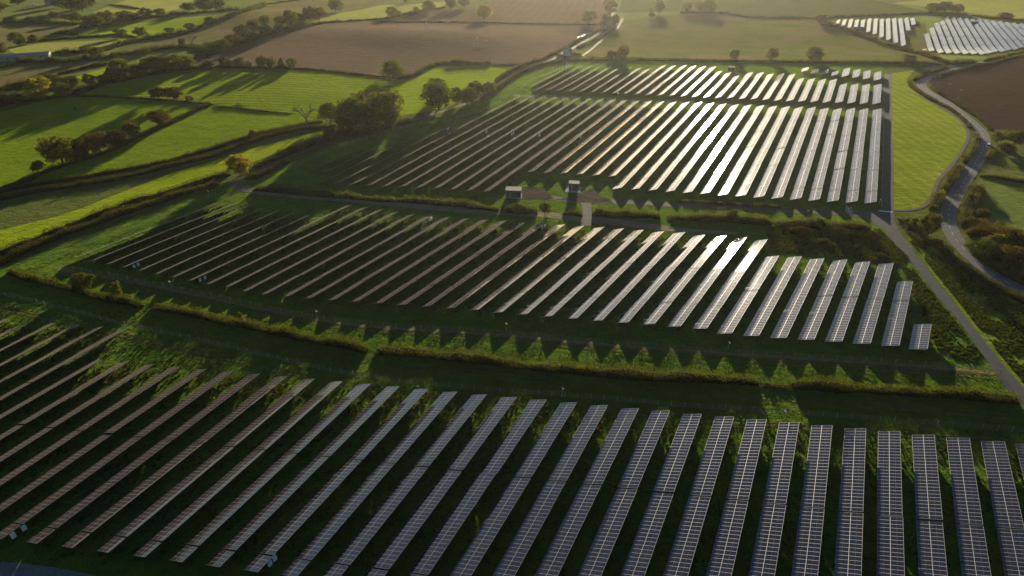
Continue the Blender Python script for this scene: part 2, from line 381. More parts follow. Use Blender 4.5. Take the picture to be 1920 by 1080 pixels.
road_px = [(1990, 92), (1917, 103), (1888, 109), (1859, 117), (1830, 122), (1800, 127), (1775, 134), (1752, 141), (1735, 148), (1726, 156), (1729, 164), (1742, 174), (1771, 190), (1800, 211), (1822, 230), (1840, 246), (1846, 258), (1844, 278), (1832, 301), (1819, 322), (1805, 345), (1789, 371), (1780, 388), (1777, 405), (1780, 430), (1797, 458), (1822, 483), (1850, 507), (1883, 528), (1920, 548), (1990, 580)]
road, RQ = strip('road', Gs(road_px), 6.6, M_ASPH, .12)
side, _ = strip('side_road', Gs([(1838, 120), (1812, 120), (1790, 124), (1775, 126), (1700, 122)]), 5.0, M_ASPH, .11)
# painted lines: one sheet on the road
mbp = MB(); d = np.r_[0, np.cumsum(np.hypot(*np.diff(RQ[:, :2], axis=0).T))]
def along(s): return np.array([np.interp(s, d, RQ[:, 0]), np.interp(s, d, RQ[:, 1])])
def paint(s0, s1, off, w):
    n = max(1, int((s1 - s0) / 3)); L = []
    for i in range(n + 1):
        s = s0 + (s1 - s0) * i / n; p = along(s); t = along(s + .5) - along(s - .5); t /= np.hypot(*t) + 1e-9; nn = np.array([-t[1], t[0]])
        for e in (-.5, .5):
            q = p + nn * (off + e * w); L.append((q[0], q[1], float(tz(*q)) + .124))
    mbp.add(L, [(2 * i, 2 * i + 2, 2 * i + 3, 2 * i + 1) for i in range(n)])
s = 60
while s < d[-1] - 8:
    paint(s, s + 3.2, 0, .13); s += 7.0
mm = mbp.mesh('road_markings'); 
ml = link('road_markings', mm, M_PAINT); tag(ml, kind='structure')
strip('road_edge_line', RQ[20:-2] + np.array([0, 0, 0]), .01, M_PAINT, .05)  # hidden bed under the asphalt edge
bpy.data.objects.remove(bpy.data.objects['road_edge_line'])

sheet('access_track', [(1657.5, 139), (1670.5, 139), (1674.5, 300), (1675.5, 402), (1682, 428), (1706, 464), (1733, 495), (1755, 527), (1775, 550), (1800, 581), (1835, 626), (1880, 683), (1915, 723), (1990, 815), (1960, 815), (1883, 722), (1850, 675), (1815, 625), (1790, 592), (1760, 560), (1732, 523), (1713, 497), (1687, 467), (1670, 447), (1656, 430), (1632, 414), (1600, 404), (1600, 397), (1640, 396), (1655, 388), (1656.5, 300)], M_TRACK, .10, step=9)
tag(link('stop_line', (lambda m: (m.add([(*G(x, y)[:2], .106) for x, y in [(1648, 395), (1673, 397), (1673, 398.6), (1648, 396.6)]], [(3, 2, 1, 0)]), m.mesh('stop_line'))[1])(MB()), M_PAINT), kind='structure')
strip('gravel_path', Gs([(1610, 401), (1572, 400), (1468, 396), (1364, 389), (1296, 386), (1234, 384), (1192, 379), (1108, 378), (1050, 374), (1010, 368), (975, 362)]), 4.6, M_GRAV, .11)
strip('gravel_spur', Gs([(1098, 376), (1100, 388), (1101, 402), (1100, 414), (1102, 424)]), [5.5, 4, 4, 4.5, 6], M_GRAV, .12)
sheet('gravel_yard', [(978, 351), (1020, 352), (1032, 366), (1040, 374), (975, 374)], M_YARD, .125, step=5)
sheet('gravel_clearing', [(1040, 374), (1088, 366), (1112, 352), (1120, 366), (1140, 372), (1150, 381), (1090, 380)], M_YARD, .13, step=5)
sheet('perimeter_track', [(455, 358), (490, 365), (560, 373), (640, 378), (740, 388), (830, 396), (920, 402), (1010, 407), (1110, 418), (1200, 428), (1280, 436), (1380, 440), (1384, 436), (1280, 428), (1180, 414), (1110, 405), (1020, 398), (920, 393), (830, 387), (740, 379), (640, 370), (560, 364), (500, 357), (462, 350)], grass('worn_gravel', (.06, .06, .045), (.155, .135, .11), (.05, .07, .02), .1, bump=.3), .10, step=6)
strip('lane', Gs([(436, 346), (452, 352), (470, 357)]), 6, M_GRAV, .12)
strip('farm_lane', Gs([(430, 345), (480, 322), (530, 300), (560, 287), (615, 270), (660, 258), (720, 240), (770, 226), (800, 219), (830, 209), (880, 193), (915, 174), (945, 153), (975, 135), (1005, 121), (1035, 113), (1055, 100), (1085, 84), (1115, 67), (1140, 50), (1148, 35), (1152, 10), (1150, -20)]), 3.2, M_DIRT, .13)
strip('field_path', Gs([(1090, 106), (1118, 84), (1140, 66), (1158, 53), (1168, 34)]), 2.4, M_DIRT, .13)
sheet('gravel_corner', [(-60, 1052), (40, 1056), (100, 1064), (170, 1078), (240, 1100), (100, 1160), (-120, 1130)], asphalt('grey_gravel', (.10, .10, .11), (.22, .21, .21), 1.2), .10, step=5)
strip('beaten_path', Gs([(0, 566), (100, 588), (185, 607), (283, 630), (433, 662), (627, 708), (740, 728), (848, 735), (1036, 750), (1385, 782), (1665, 803), (1930, 825)]), 2.6, MAT_MEADOW, .075)
strip('fence_foot', Gs([(110, 506), (210, 521), (345, 549), (475, 577), (560, 596), (627, 606), (740, 617), (915, 627), (1005, 634), (1117, 646), (1255, 656), (1355, 664), (1475, 671), (1647, 682), (1780, 692), (1880, 702)]), 1.6, grass('dead_grass', (.05, .045, .02), (.15, .12, .07), bump=.5), .08)
strip('swale', Gs([(962, 179), (1030, 184), (1130, 188), (1250, 192), (1450, 200), (1655, 209)]), 2.4, M_DIRT, .08)
strip('ditch_edge', Gs([(1671, 394), (1718, 396), (1736, 386), (1750, 365), (1757, 340), (1780, 316), (1798, 291), (1815, 264), (1816, 247), (1803, 228), (1778, 209), (1755, 196), (1725, 182)]), 1.8, M_DIRT, .11)
strip('cross_path', Gs([(1672, 168), (1690, 170), (1715, 176), (1735, 184)]), 1.8, M_DIRT, .12)

# ------------------------------------------------------------------ solar rows
ROWS = {
'A':(25.7, 5.09, 7.847, {}),
'B':(26.2, 19.04, 7.733, {-33: (276.2, 245.4), -32: (293.5, 249.1), -31: (312.7, 235.1), -30: (346.5, 236.6), -29: (424.9, 239.3), -28: (427.7, 241.1), -27: (429.8, 243.1), -26: (431.6, 246.4), -25: (433.8, 248.8), -24: (435.9, 251.7), -23: (438.3, 253.8), -22: (440.6, 256.2), -21: (442.9, 258.6), -20: (445.5, 291.5), -19: (447.6, 293.5), -18: (449.9, 296.7), -17: (452.3, 298.8), -16: (454.8, 301.2), -15: (458.0, 303.4), -14: (461.4, 289.0), -13: (462.4, 291.9), -12: (464.8, 294.4), -11: (466.7, 296.6), -10: (469.2, 299.0), -9: (471.7, 301.3), -8: (473.9, 303.2), -7: (476.2, 305.7), -6: (478.9, 307.9), -5: (481.5, 310.5), -4: (483.7, 312.8), -3: (486.2, 315.1), -2: (490.4, 317.5), -1: (492.8, 320.4), 0: (496.2, 323.2)}),
'C':(32.05, 13.99, 7.517, {-37: (168.1, 103.9), -36: (170.0, 105.7), -35: (171.7, 107.6), -34: (173.0, 109.3), -33: (175.0, 110.9), -32: (176.5, 112.5), -31: (177.9, 114.3), -30: (196.0, 116.0), -29: (198.1, 117.7), -28: (200.0, 120.1), -27: (201.4, 121.3), -26: (203.2, 123.4), -25: (205.9, 126.4), -24: (208.7, 129.5), -23: (212.1, 133.0), -22: (215.4, 136.4), -21: (218.8, 139.8), -20: (221.5, 143.2), -19: (224.4, 146.7), -18: (228.7, 150.1), -17: (231.1, 153.5), -16: (234.9, 156.4), -15: (237.7, 159.7), -14: (240.7, 162.9), -13: (244.0, 166.2), -12: (247.5, 169.4), -11: (250.9, 172.8), -10: (254.3, 176.2), -9: (257.6, 179.5), -8: (260.3, 182.6), -7: (246.5, 184.1), -6: (250.1, 187.5), -5: (253.3, 190.8), -4: (256.5, 194.1), -3: (259.8, 197.7), -2: (263.1, 201.1), -1: (251.5, 204.4), 0: (223.2, 206.9)}),
'D':(26.25, 17.7, 7.598, {-30: (531.6, 458.7), -29: (534.4, 445.0), -28: (535.0, 449.1), -27: (537.4, 451.0), -26: (537.4, 453.0), -25: (539.0, 455.1), -24: (544.0, 457.1), -23: (546.3, 459.9), -22: (548.4, 461.9), -21: (565.8, 463.2), -20: (567.7, 465.3), -19: (571.9, 467.4), -18: (573.7, 470.1), -17: (575.5, 472.3), -16: (577.8, 474.6), -15: (564.2, 476.7), -14: (561.1, 478.8), -13: (552.2, 481.5), -12: (570.0, 483.6), -11: (573.4, 486.3), -10: (572.6, 488.3), -9: (576.4, 490.4), -8: (579.1, 492.4), -7: (566.0, 494.5), -6: (568.9, 496.9), -5: (570.6, 499.5), -4: (573.9, 501.7), -3: (561.7, 504.8), -2: (564.7, 506.9), -1: (567.6, 509.7), 0: (571.4, 512.8)}),
'D2':(26.25, 16.9, 7.523, {-7: (609.3, 595.4), -6: (605.5, 593.4), -5: (606.7, 592.9), -4: (604.9, 590.9), -3: (619.9, 590.8), -2: (619.0, 590.3), -1: (618.3, 588.7), 0: (617.6, 587.5)}),
'E':(25.75, -20.51, 6.633, {0: (940.9, 903.4), 1: (946.7, 894.0), 2: (952.8, 879.4), 3: (951.6, 876.3), 4: (953.8, 877.3), 5: (966.3, 862.1), 6: (969.4, 851.9), 7: (969.1, 832.5), 8: (977.1, 820.0), 9: (980.9, 804.2), 10: (983.1, 791.1), 11: (990.5, 880.5), 12: (993.8, 939.0)}),
'F':(26.0, 65.67, 6.695, {-1: (775.0, 762.0), 0: (878.5, 763.7), 1: (923.5, 752.1), 2: (964.5, 753.1), 3: (982.6, 753.1), 4: (1022.4, 753.2), 5: (1020.9, 755.0), 6: (1020.8, 756.0), 7: (1018.9, 769.4), 8: (1016.5, 785.4), 9: (1017.6, 792.4), 10: (1015.7, 808.5), 11: (1010.7, 815.3), 12: (1008.4, 831.2), 13: (1005.3, 845.0), 14: (1003.1, 857.0), 15: (1001.0, 870.0)}),
}
for k in range(-30, 8):
    far = 151.9 + 2.5 * k + (14.3 if k <= -25 else 0)
    if k <= -25: far = 106.3 + (k + 25) * 2.48
    ROWS['A'][3][k] = (far, 86.9 + 2.49 * k)
TILT, MODW, Z0 = math.radians(21), 1.15, .8
ROWINFO = {}
M_STEEL = plain('galvanised_steel', (.07, .07, .074), .7, .2, spec=.15)
M_BACK = plain('panel_back', (.05, .05, .055), .6)
TABLES = {}
def table_mesh(n, L, tail):
    """n modules long, two modules up the slope; local x = across the row (low to high), y = along; origin under the low edge; tail adds legs for far tables"""
    key = (n, L, tail)
    if key in TABLES: return TABLES[key]
    hw, hz, le, th = L * math.cos(TILT), L * math.sin(TILT), n * MODW, .06
    nx_, nz_ = -math.sin(TILT), math.cos(TILT)
    V = []; 
    for dy in (0, le):
        for (x, z) in ((0, Z0), (hw, Z0 + hz)):
            V.append((x, dy, z)); V.append((x - nx_ * th, dy, z - nz_ * th))
    # 0 lowN top,1 lowN bot,2 highN top,3 bot,4 lowF top,5 bot,6 highF top,7 bot
    F = [(0, 2, 6, 4), (1, 5, 7, 3), (0, 1, 3, 2), (4, 6, 7, 5), (0, 4, 5, 1), (2, 3, 7, 6)]
    uv = [(0, 0), (0, 2), (n, 2), (n, 0)] + [(.3, .3)] * 20
    mi = [0, 1, 2, 2, 2, 2]
    if tail:
        m = MB(); np_ = max(2, round(le / 7))
        for i in range(np_):
            y = le * (i + .5) / np_
            for fx in (.22, .74):
                zt = Z0 + hz * fx - .1; m.box((hw * fx, y, zt / 2), (.12, .12, zt))
        b = len(V); V += m.V; F += [tuple(i + b for i in f) for f in m.F]; uv += [(.3, .3)] * (4 * len(m.F)); mi += [3] * len(m.F)
    me = np_mesh('panel_table', V, F, uv=uv, matidx=mi)
    for mm_ in (MATS['panel_glass'], M_BACK, plain('aluminium_frame', (.40, .40, .41), .5, .4), M_STEEL): me.materials.append(mm_)
    TABLES[key] = me; return me
def post_mesh(kind, L):
    key = ('post', kind, L)
    if key in TABLES: return TABLES[key]
    hw, hz = L * math.cos(TILT), L * math.sin(TILT); m = MB()
    fx = .22 if kind == 'front' else .74
    zt = Z0 + hz * fx - .12
    m.box((0, 0, zt / 2), (.12, .09, zt)); m.box((0, 0, zt - .06), (.2, .14, .1))
    if kind == 'rear':
        M = Matrix.Rotation(-.5, 3, 'Y'); m.box((-.42, 0, zt * .62), (.06, .06, 1.5), M=M)
    me = m.mesh('support_post'); me.materials.append(M_STEEL); TABLES[key] = me; return me
def rail_mesh(n, L):
    key = ('rail', n, L)
    if key in TABLES: return TABLES[key]
    hw, hz = L * math.cos(TILT), L * math.sin(TILT); m = MB(); M = Matrix.Rotation(-TILT, 3, 'Y')
    for fx in (.12, .36, .62, .88):
        m.box((hw * fx + .045, n * MODW / 2, Z0 + hz * fx - .12), (.06, n * MODW - .2, .10), M=M)
    np_ = max(2, round(n * MODW / 5.2))
    for i in range(np_):
        m.box((hw * .48 + .08, n * MODW * (i + .5) / np_, Z0 + hz * .48 - .215), (L * .84, .08, .09), M=M)
    me = m.mesh('purlins'); me.materials.append(M_STEEL); TABLES[key] = me; return me

def row_label(name, k):
    if name == 'A':
        if k <= -25: return 'foreground solar row reaching towards the fence, %s left of the step in row ends' % ordw(-24 - k)
        return '%s foreground solar row right of the step where the row ends fall back' % ordw(k + 25)
    if name == 'B': return 'long solar row in the large upper array, %s from the grey access track' % ordw(1 - k)
    if name == 'C':
        if k == 0: return 'short single table of solar panels at the end of the middle field beside the track'
        return 'solar row in the middle field, %s from the short single table by the track' % ordw(-k)
    if name == 'D': return 'solar row in the upper strip beyond the big array, %s from the grey access track' % ordw(1 - k)
    if name == 'D2': return 'short solar row at the top of the strip, %s from the grey access track' % ordw(1 - k)
    if name == 'E': return 'small far solar row behind the diagonal hedge, %s from its left end' % ordw(k + 1)
    if k == -1: return 'tiny lone solar table standing in front of the far bright array'
    return 'bright far solar row above the road junction, %s from its left end' % ordw(k + 1)
ROWGROUP = {'A': 'solar rows in the foreground field', 'B': 'solar rows in the large upper array', 'C': 'solar rows in the middle field', 'D': 'solar rows in the upper strip', 'D2': 'short solar rows at the top of the strip', 'E': 'far solar rows behind the diagonal hedge', 'F': 'far solar rows above the road junction'}
JR = random.Random(3)
def tables_of(name, k, far, near):
    """split a row into tables (s0, s1), nearest first"""
    g = .45; out = []
    if name == 'A':
        e = far
        while e > near + 2: out.append((max(near, e - 29.95), e)); e -= 29.95 + g
        out = [t for t in out if G is not None]
        return out[::-1]
    if name == 'C': first = 31.2 if k >= -7 else 15.6; nxt = 28.3
    elif name == 'B': first = 14.8; nxt = 31.0
    elif name in ('D', 'D2'): first = 30.8; nxt = 31.0
    else: first = nxt = 26.5
    if name == 'F' and k >= 0:
        cuts = [c for c in (near, 868 + .5 * k, 948 + .5 * k, far) ]
        cuts = [near] + [c for c in cuts[1:3] if near + 6 < c < far - 6] + [far]
        for a, b in zip(cuts[:-1], cuts[1:]):
            a2 = a + (2.4 if a != near else 0); n = max(1, round((b - a2) / 28)); w = (b - a2) / n
            for i in range(n): out.append((a2 + w * i, a2 + w * (i + 1) - .2))
        return out
    s = near; L = first
    while s < far - 1.5:
        e = min(far, s + L)
        if far - e < 9: e = far
        out.append((s, e)); s = e + g; L = nxt
    return out
M_BOX = plain('white_enclosure', (.72, .74, .76), .5, noise=.08)
def frame_of(name, k):
    az, q0, P, R = ROWS[name]; a = math.radians(az)
    d = np.array([math.sin(a), math.cos(a)]); n = np.array([math.cos(a), -math.sin(a)])
    return d, n, q0 + k * P, a
for name in ROWS:
    L = 4.95 if name in 'ABCD2' else 4.28
    Lh = L * math.cos(TILT)
    for k, (far, near) in sorted(ROWS[name][3].items()):
        d, n, q, a = frame_of(name, k)
        if name == 'A':      # leave out what lies wholly below the picture
            near = max(near, 36 if k < -12 else 50)
        p0 = d * near + n * q; z = float(tz(*p0))
        root = empty('solar_panel_row', (p0[0], p0[1], z), -a)
        tag(root, row_label(name, k), 'solar panels', ROWGROUP[name])
        ROWINFO[(name, k)] = root
        detail = name in ('A', 'C')
        for ti, (s0, s1) in enumerate(tables_of(name, k, far, near)):
            nm = max(1, int(round((s1 - s0) / MODW)))
            t = link('panel_table', table_mesh(nm, L, not detail), parent=root)
            pc = d * (s0 + s1) / 2 + n * q; zc = float(tz(*pc))
            pe = d * s1 + n * q; ps = d * s0 + n * q
            slope = (float(tz(*pe)) - float(tz(*ps))) / (s1 - s0)
            pit = math.atan(slope) + math.radians(JR.gauss(0, .22))
            if name == 'C' and k <= -8 and s0 - near > 40 and -11 <= k: pit -= math.radians(1.1); dip = True
            else: dip = False
            t.location = (JR.gauss(0, .03), s0 - near, (float(tz(*ps)) - z) if dip else zc - z - math.sin(pit) * (s1 - s0) / 2)
            t.rotation_euler = (pit, math.radians(JR.gauss(0, .25)), 0)
            t.scale = (1, (s1 - s0) / (nm * MODW), 1)
            if detail:
                link('purlins', rail_mesh(nm, L), parent=t)
                np_ = max(2, round(nm * MODW / 5.2))
                for i in range(np_):
                    y = nm * MODW * (i + .5) / np_
                    link('support_post', post_mesh('front', L), parent=t, loc=(Lh * .22, y, 0))
                    link('support_post', post_mesh('rear', L), parent=t, loc=(Lh * .74, y, 0))
# white inverter boxes hung under the high edge of some rows
mb = MB(); mb.box((0, 0, 0), (.35, .9, 1.15)); mb.box((.19, 0, .1), (.04, .7, .7)); mb.box((-.1, 0, .62), (.55, 1.0, .06))
inv = mb.mesh('inverter_box'); inv.materials.append(M_BOX)
for nm_, px in (('A', (17, 1000)), ('A', (39, 987)), ('A', (496, 1052)), ('A', (508, 1044)), ('C', (243, 496)), ('C', (251, 493)), ('C', (370, 523)), ('C', (380, 519)), ('C', (803, 412)), ('C', (808, 410)), ('C', (1013, 427)), ('C', (1018, 423)), ('B', (834, 242)), ('B', (838, 241)), ('B', (908, 247)), ('B', (911, 246)), ('B', (957, 251)), ('B', (961, 249)), ('B', (1009, 254)), ('B', (1012, 253)), ('B', (1087, 258))):
    g = G(*px, dz=1.2); d, n, q0, a = frame_of(nm_, 0)
    P = ROWS[nm_][2]; hw = 4.95 * math.cos(TILT)
    k = int(round((g[:2] @ n - q0 - hw - .1) / P))
    root = ROWINFO.get((nm_, k))
    if root is None: continue
    s = float(g[:2] @ d); r0 = np.array(root.location)[:2] @ d
    link('inverter_box', inv, parent=root, loc=(hw - .1, s - r0, 1.25))

# ------------------------------------------------------------------ foliage
LEAF = {
 'dark': leafmat('leaf_dark_green', (.019, .035, .008), (.080, .102, .017)),
 'green': leafmat('leaf_green', (.028, .054, .009), (.118, .150, .018)),
 'olive': leafmat('leaf_olive', (.036, .046, .010), (.140, .146, .024)),
 'yellow': leafmat('leaf_yellow', (.105, .110, .010), (.300, .270, .022), .5),
 'rust': leafmat('leaf_rust', (.036, .030, .010), (.125, .098, .026)),
 'purple': leafmat('leaf_purple_brown', (.022, .018, .012), (.070, .056, .024)),
 'hedge': leafmat('leaf_hedge', (.018, .026, .008), (.085, .090, .018)),
 'hedge_gold': leafmat('leaf_hedge_gold', (.022, .035, .008), (.112, .122, .022)),
 'lane': leafmat('leaf_lane_hedge', (.016, .024, .008), (.075, .080, .020)),
 'bramble': leafmat('leaf_bramble', (.026, .034, .011), (.108, .110, .027)),
}
M_CORE = plain('hedge_light_block', (.010, .011, .006), .95, noise=.4, nscale=1.5, spec=.05)  # near-black, for the solid added inside hedges to block light
M_BARK = plain('bark', (.055, .042, .030), .9, noise=.4, nscale=2)
def leaves(P, N, S, rng, flop=.9):
    """leaf-clump quads at P facing roughly N with half-size S"""
    n = len(P); N = N + rng.normal(0, flop, (n, 3)); N /= np.linalg.norm(N, axis=1)[:, None] + 1e-9
    R = rng.normal(0, 1, (n, 3)); A = np.cross(N, R); A /= np.linalg.norm(A, axis=1)[:, None] + 1e-9; B = np.cross(N, A)
    S = S[:, None]; e = rng.uniform(.6, 1.1, (n, 1)); V = np.stack([P - A * S - B * S * e * .3, P + A * S * .2 - B * S * e, P + A * S + B * S * e * .4, P - A * S * .3 + B * S * e], 1).reshape(-1, 3)
    return V, np.arange(4 * n).reshape(-1, 4)
CROWNS = {}
def crown_mesh(style, seed, n):
    key = (style, seed, n)
    if key in CROWNS: return CROWNS[key]
    r = np.random.default_rng(100 + seed)
    # unit tree: height 1, crown width 1 (radius .5)
    nb = {'round': 26, 'spread': 30, 'tall': 20, 'willow': 26, 'shrub': 16}[style]
    lo, hi = {'round': (.17, .88), 'spread': (.28, .86), 'tall': (.12, .9), 'willow': (.2, .85), 'shrub': (.10, .82)}[style]
    C = []; Rr = []
    for i in range(nb):
        t = (i + .5) / nb; z = lo + (hi - lo) * t
        prof = {'round': math.sin(PI * min(1, max(0, .12 + .80 * t))) ** .6, 'spread': math.sin(PI * (.2 + .68 * t)) ** .7, 'tall': (1 - t) ** .45 * .9 + .1, 'willow': math.sin(PI * (.25 + .65 * t)) ** .5, 'shrub': math.sin(PI * (.25 + .65 * t)) ** .6}[style]
        a = i * 2.399 + r.uniform(-.5, .5); rad = .36 * prof * math.sqrt(r.uniform(.25, 1))
        C.append((math.cos(a) * rad, math.sin(a) * rad, z)); Rr.append(r.uniform(.09, .17) * (.7 + .5 * prof))
    C = np.array(C); Rr = np.array(Rr); C[:, :2] += r.normal(0, .05, (nb, 2)); C[:, 2] += r.normal(0, .035, nb)
    w = Rr ** 2; b = r.choice(nb, n, p=w / w.sum())
    dirs = r.normal(0, 1, (n, 3)); dirs /= np.linalg.norm(dirs, axis=1)[:, None]
    dirs[:, 2] = np.where(dirs[:, 2] < -.55, -dirs[:, 2], dirs[:, 2])
    rad = Rr[b] * np.where(r.random(n) < .78, r.uniform(.78, 1.12, n), r.uniform(.2, .8, n))
    P = C[b] + dirs * rad[:, None] * np.array([1, 1, .85])
    if style == 'willow':
        m = r.random(n) < .45; P[m, 2] -= r.uniform(0, .3, m.sum()) * (np.hypot(P[m, 0], P[m, 1]) / .45)
    P[:, 2] = np.clip(P[:, 2], .05, 1.02)
    S = r.uniform(.018, .040, n) * (2600 / n) ** .42
    V, F = leaves(P, dirs + (P - np.array([0, 0, .5])) * .8, S, r)
    # a few dark inner masses so the crown is not see-through everywhere
    me = np_mesh('crown', V, F); CROWNS[key] = (me, C, Rr); return CROWNS[key]
TRUNKS = {}
def trunk_mesh(style, seed, C):
    key = (style, seed)
    if key in TRUNKS: return TRUNKS[key]
    r = random.Random(seed); m = MB(); top = .55 if style != 'tall' else .75
    pts = [(0, 0, -.02), (0.004, 0, .04), (r.uniform(-.02, .02), r.uniform(-.02, .02), .22), (r.uniform(-.03, .03), r.uniform(-.03, .03), top)]
    m.tube(pts, [.050, .034, .026, .012], 7)
    for i in range(0, len(C), 3):
        c = C[i]; z = .16 + .3 * r.random(); m.tube([(0, 0, z), (c[0] * .5, c[1] * .5, z + (c[2] - z) * .6), (c[0], c[1], c[2])], [.016, .010, .004], 5)
    me = m.mesh('trunk', True); me.materials.append(M_BARK); TRUNKS[key] = me; return me
def tree(px, py, top, wpx, style, leaf, label, group=None, cat='tree', name=None, n=None):
    b = G(px, py); H = max(.8, height_at(b, px, top)); W = max(.8, wpx * mpp(b))
    near = mpp(b) < .42
    n = n or (3600 if wpx > 34 else 2400 if wpx > 20 else 1300)
    seed = random.randrange(3) + {'round': 0, 'spread': 10, 'tall': 20, 'willow': 30, 'shrub': 40}[style]
    me, C, R = crown_mesh(style, seed, n)
    root = empty(name or ('shrub' if style == 'shrub' else 'tree'), (b[0], b[1], b[2]), random.uniform(0, 2 * PI))
    tag(root, label, cat, group)
    c = link('crown', me, parent=root)
    if len(me.materials) == 0: me.materials.append(LEAF['green'])
    c.material_slots[0].link = 'OBJECT'; c.material_slots[0].material = LEAF[leaf]
    c.scale = (W * random.uniform(1.05, 1.22), W * random.uniform(1.05, 1.22), H * 1.03)
    t = link('trunk', trunk_mesh(style, seed, C), parent=root); k = min(W, H); t.scale = (W, W, H) if style != 'shrub' else (W * .5, W * .5, H)
    return root
def bare_tree(px, py, top, wpx, label, seed=1, group=None):
    b = G(px, py); H = height_at(b, px, top); W = wpx * mpp(b); r = random.Random(seed); m = MB(); tw = MB()
    root = empty('bare_tree', tuple(b)); tag(root, label, 'tree', group)
    def br(p, d, ln, rad, lev):
        p2 = p + d * ln; mid = p + d * ln * .5 + Vector((r.gauss(0, .05), r.gauss(0, .05), 0)) * ln
        (m if lev < 3 else tw).tube([p, mid, p2], [rad, rad * .8, rad * .6], 6 if lev < 2 else 4)
        if lev >= 6: return
        for i in range(3 if lev < 4 else 2 if r.random() < .8 else 3):
            ax = Vector((r.gauss(0, 1), r.gauss(0, 1), r.gauss(0, .35))).normalized()
            nd = (d + ax * (.75 if lev else .85)).normalized(); nd.z = max(nd.z, .05); br(p2, nd.normalized(), ln * r.uniform(.6, .8), rad * .6, lev + 1)
    br(Vector((0, 0, -.1)), Vector((0, 0, 1)), H * .22, H * .030, 0)
    xs = [abs(v[0]) for v in tw.V] + [.1]; zs = max(v[2] for v in tw.V)
    sx = W / 2 / (sorted(xs)[int(len(xs) * .97)]); sz = H / zs
    for mm_, nm_ in ((m, 'trunk'), (tw, 'twigs')):
        o = link(nm_, mm_.mesh(nm_), plain('grey_bark', (.085, .068, .052), .9), parent=root); o.scale = (sx, sx, sz)
    return root

def hedge(px_line, H, W, leaf, label, group=None, seed=0, dens=1.0, name='hedge', world=None, ragged=.35):
    P = np.array(world if world is not None else Gs(px_line)); Q = smooth_line(P, 1.2, 2)
    r = np.random.default_rng(500 + seed); n = len(Q)
    T = np.gradient(Q[:, :2], axis=0); T /= np.hypot(*T.T)[:, None] + 1e-9; Nn = np.stack([-T[:, 1], T[:, 0]], 1)
    Ltot = 1.2 * n; dist = np.hypot(Q[:, 0], Q[:, 1]).mean(); px = mpp(Q[n // 2])
    # height and width wander along the hedge
    def wander(sc, amp):
        k = max(2, int(Ltot / sc)); return 1 + amp * np.interp(np.linspace(0, k, n), np.arange(k + 1), r.uniform(-1, 1, k + 1))
    hh = H * wander(9, ragged) * wander(3.2, .30) * wander(1.6, .16); ww = W * wander(6, .3) * wander(2.5, .25)
    endf = np.minimum(1, np.minimum(np.arange(n), np.arange(n)[::-1]) / 1.6 * .5 + .35); hh *= endf
    o3 = np.array([Q[0, 0], Q[0, 1], float(tz(Q[0, 0], Q[0, 1]))])
    # inner solid, added to stop light passing through the leaves
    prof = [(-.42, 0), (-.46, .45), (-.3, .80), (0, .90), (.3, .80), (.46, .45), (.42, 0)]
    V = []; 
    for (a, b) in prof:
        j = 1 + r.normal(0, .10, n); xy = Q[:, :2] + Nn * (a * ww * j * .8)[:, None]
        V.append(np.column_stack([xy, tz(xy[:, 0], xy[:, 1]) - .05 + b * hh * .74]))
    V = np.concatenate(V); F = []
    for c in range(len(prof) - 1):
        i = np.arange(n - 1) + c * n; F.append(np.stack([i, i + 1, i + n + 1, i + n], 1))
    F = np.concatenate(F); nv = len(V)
    # leaf clumps on and above it
    ls = float(np.clip(px * .95, .20, .75)); area = Ltot * (2 * H + W)
    N = int(np.clip(dens * area / (ls * ls) * .85, 150, 15000))
    i = r.random(N) * (n - 1); i0 = i.astype(int); f = i - i0
    base = Q[i0] * (1 - f)[:, None] + Q[np.minimum(i0 + 1, n - 1)] * f[:, None]
    h_ = hh[i0]; w_ = ww[i0]; nn = Nn[i0]
    th = r.uniform(0, PI, N); ca, sa = np.cos(th), np.sin(th)
    ex = np.sign(ca) * np.abs(ca) ** .6 * .5; ez = sa ** .5
    k = r.uniform(.62, 1.18, N)
    xy = base[:, :2] + nn * (ex * w_ * k)[:, None]
    z = tz(xy[:, 0], xy[:, 1]) + ez * h_ * k * r.uniform(.75, 1.0, N) ** .5
    spr = (r.random(N) < .16) & (np.sin(i * .9 + 3 * np.sin(i * .37)) > .25); z[spr] += r.uniform(.05, .55, spr.sum()) * H * .6
    LP = np.column_stack([xy, z]); LN = np.column_stack([nn * ex[:, None] * 2, ez])
    LV, LF = leaves(LP, LN, r.uniform(.35, .85, N) * ls, r, .9)
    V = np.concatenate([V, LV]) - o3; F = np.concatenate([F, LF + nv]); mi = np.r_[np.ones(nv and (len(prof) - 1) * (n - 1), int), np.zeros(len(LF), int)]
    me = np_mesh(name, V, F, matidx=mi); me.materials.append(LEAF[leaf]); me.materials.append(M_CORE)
    o = link(name, me); o.location = o3; tag(o, label, 'hedge', group); return o
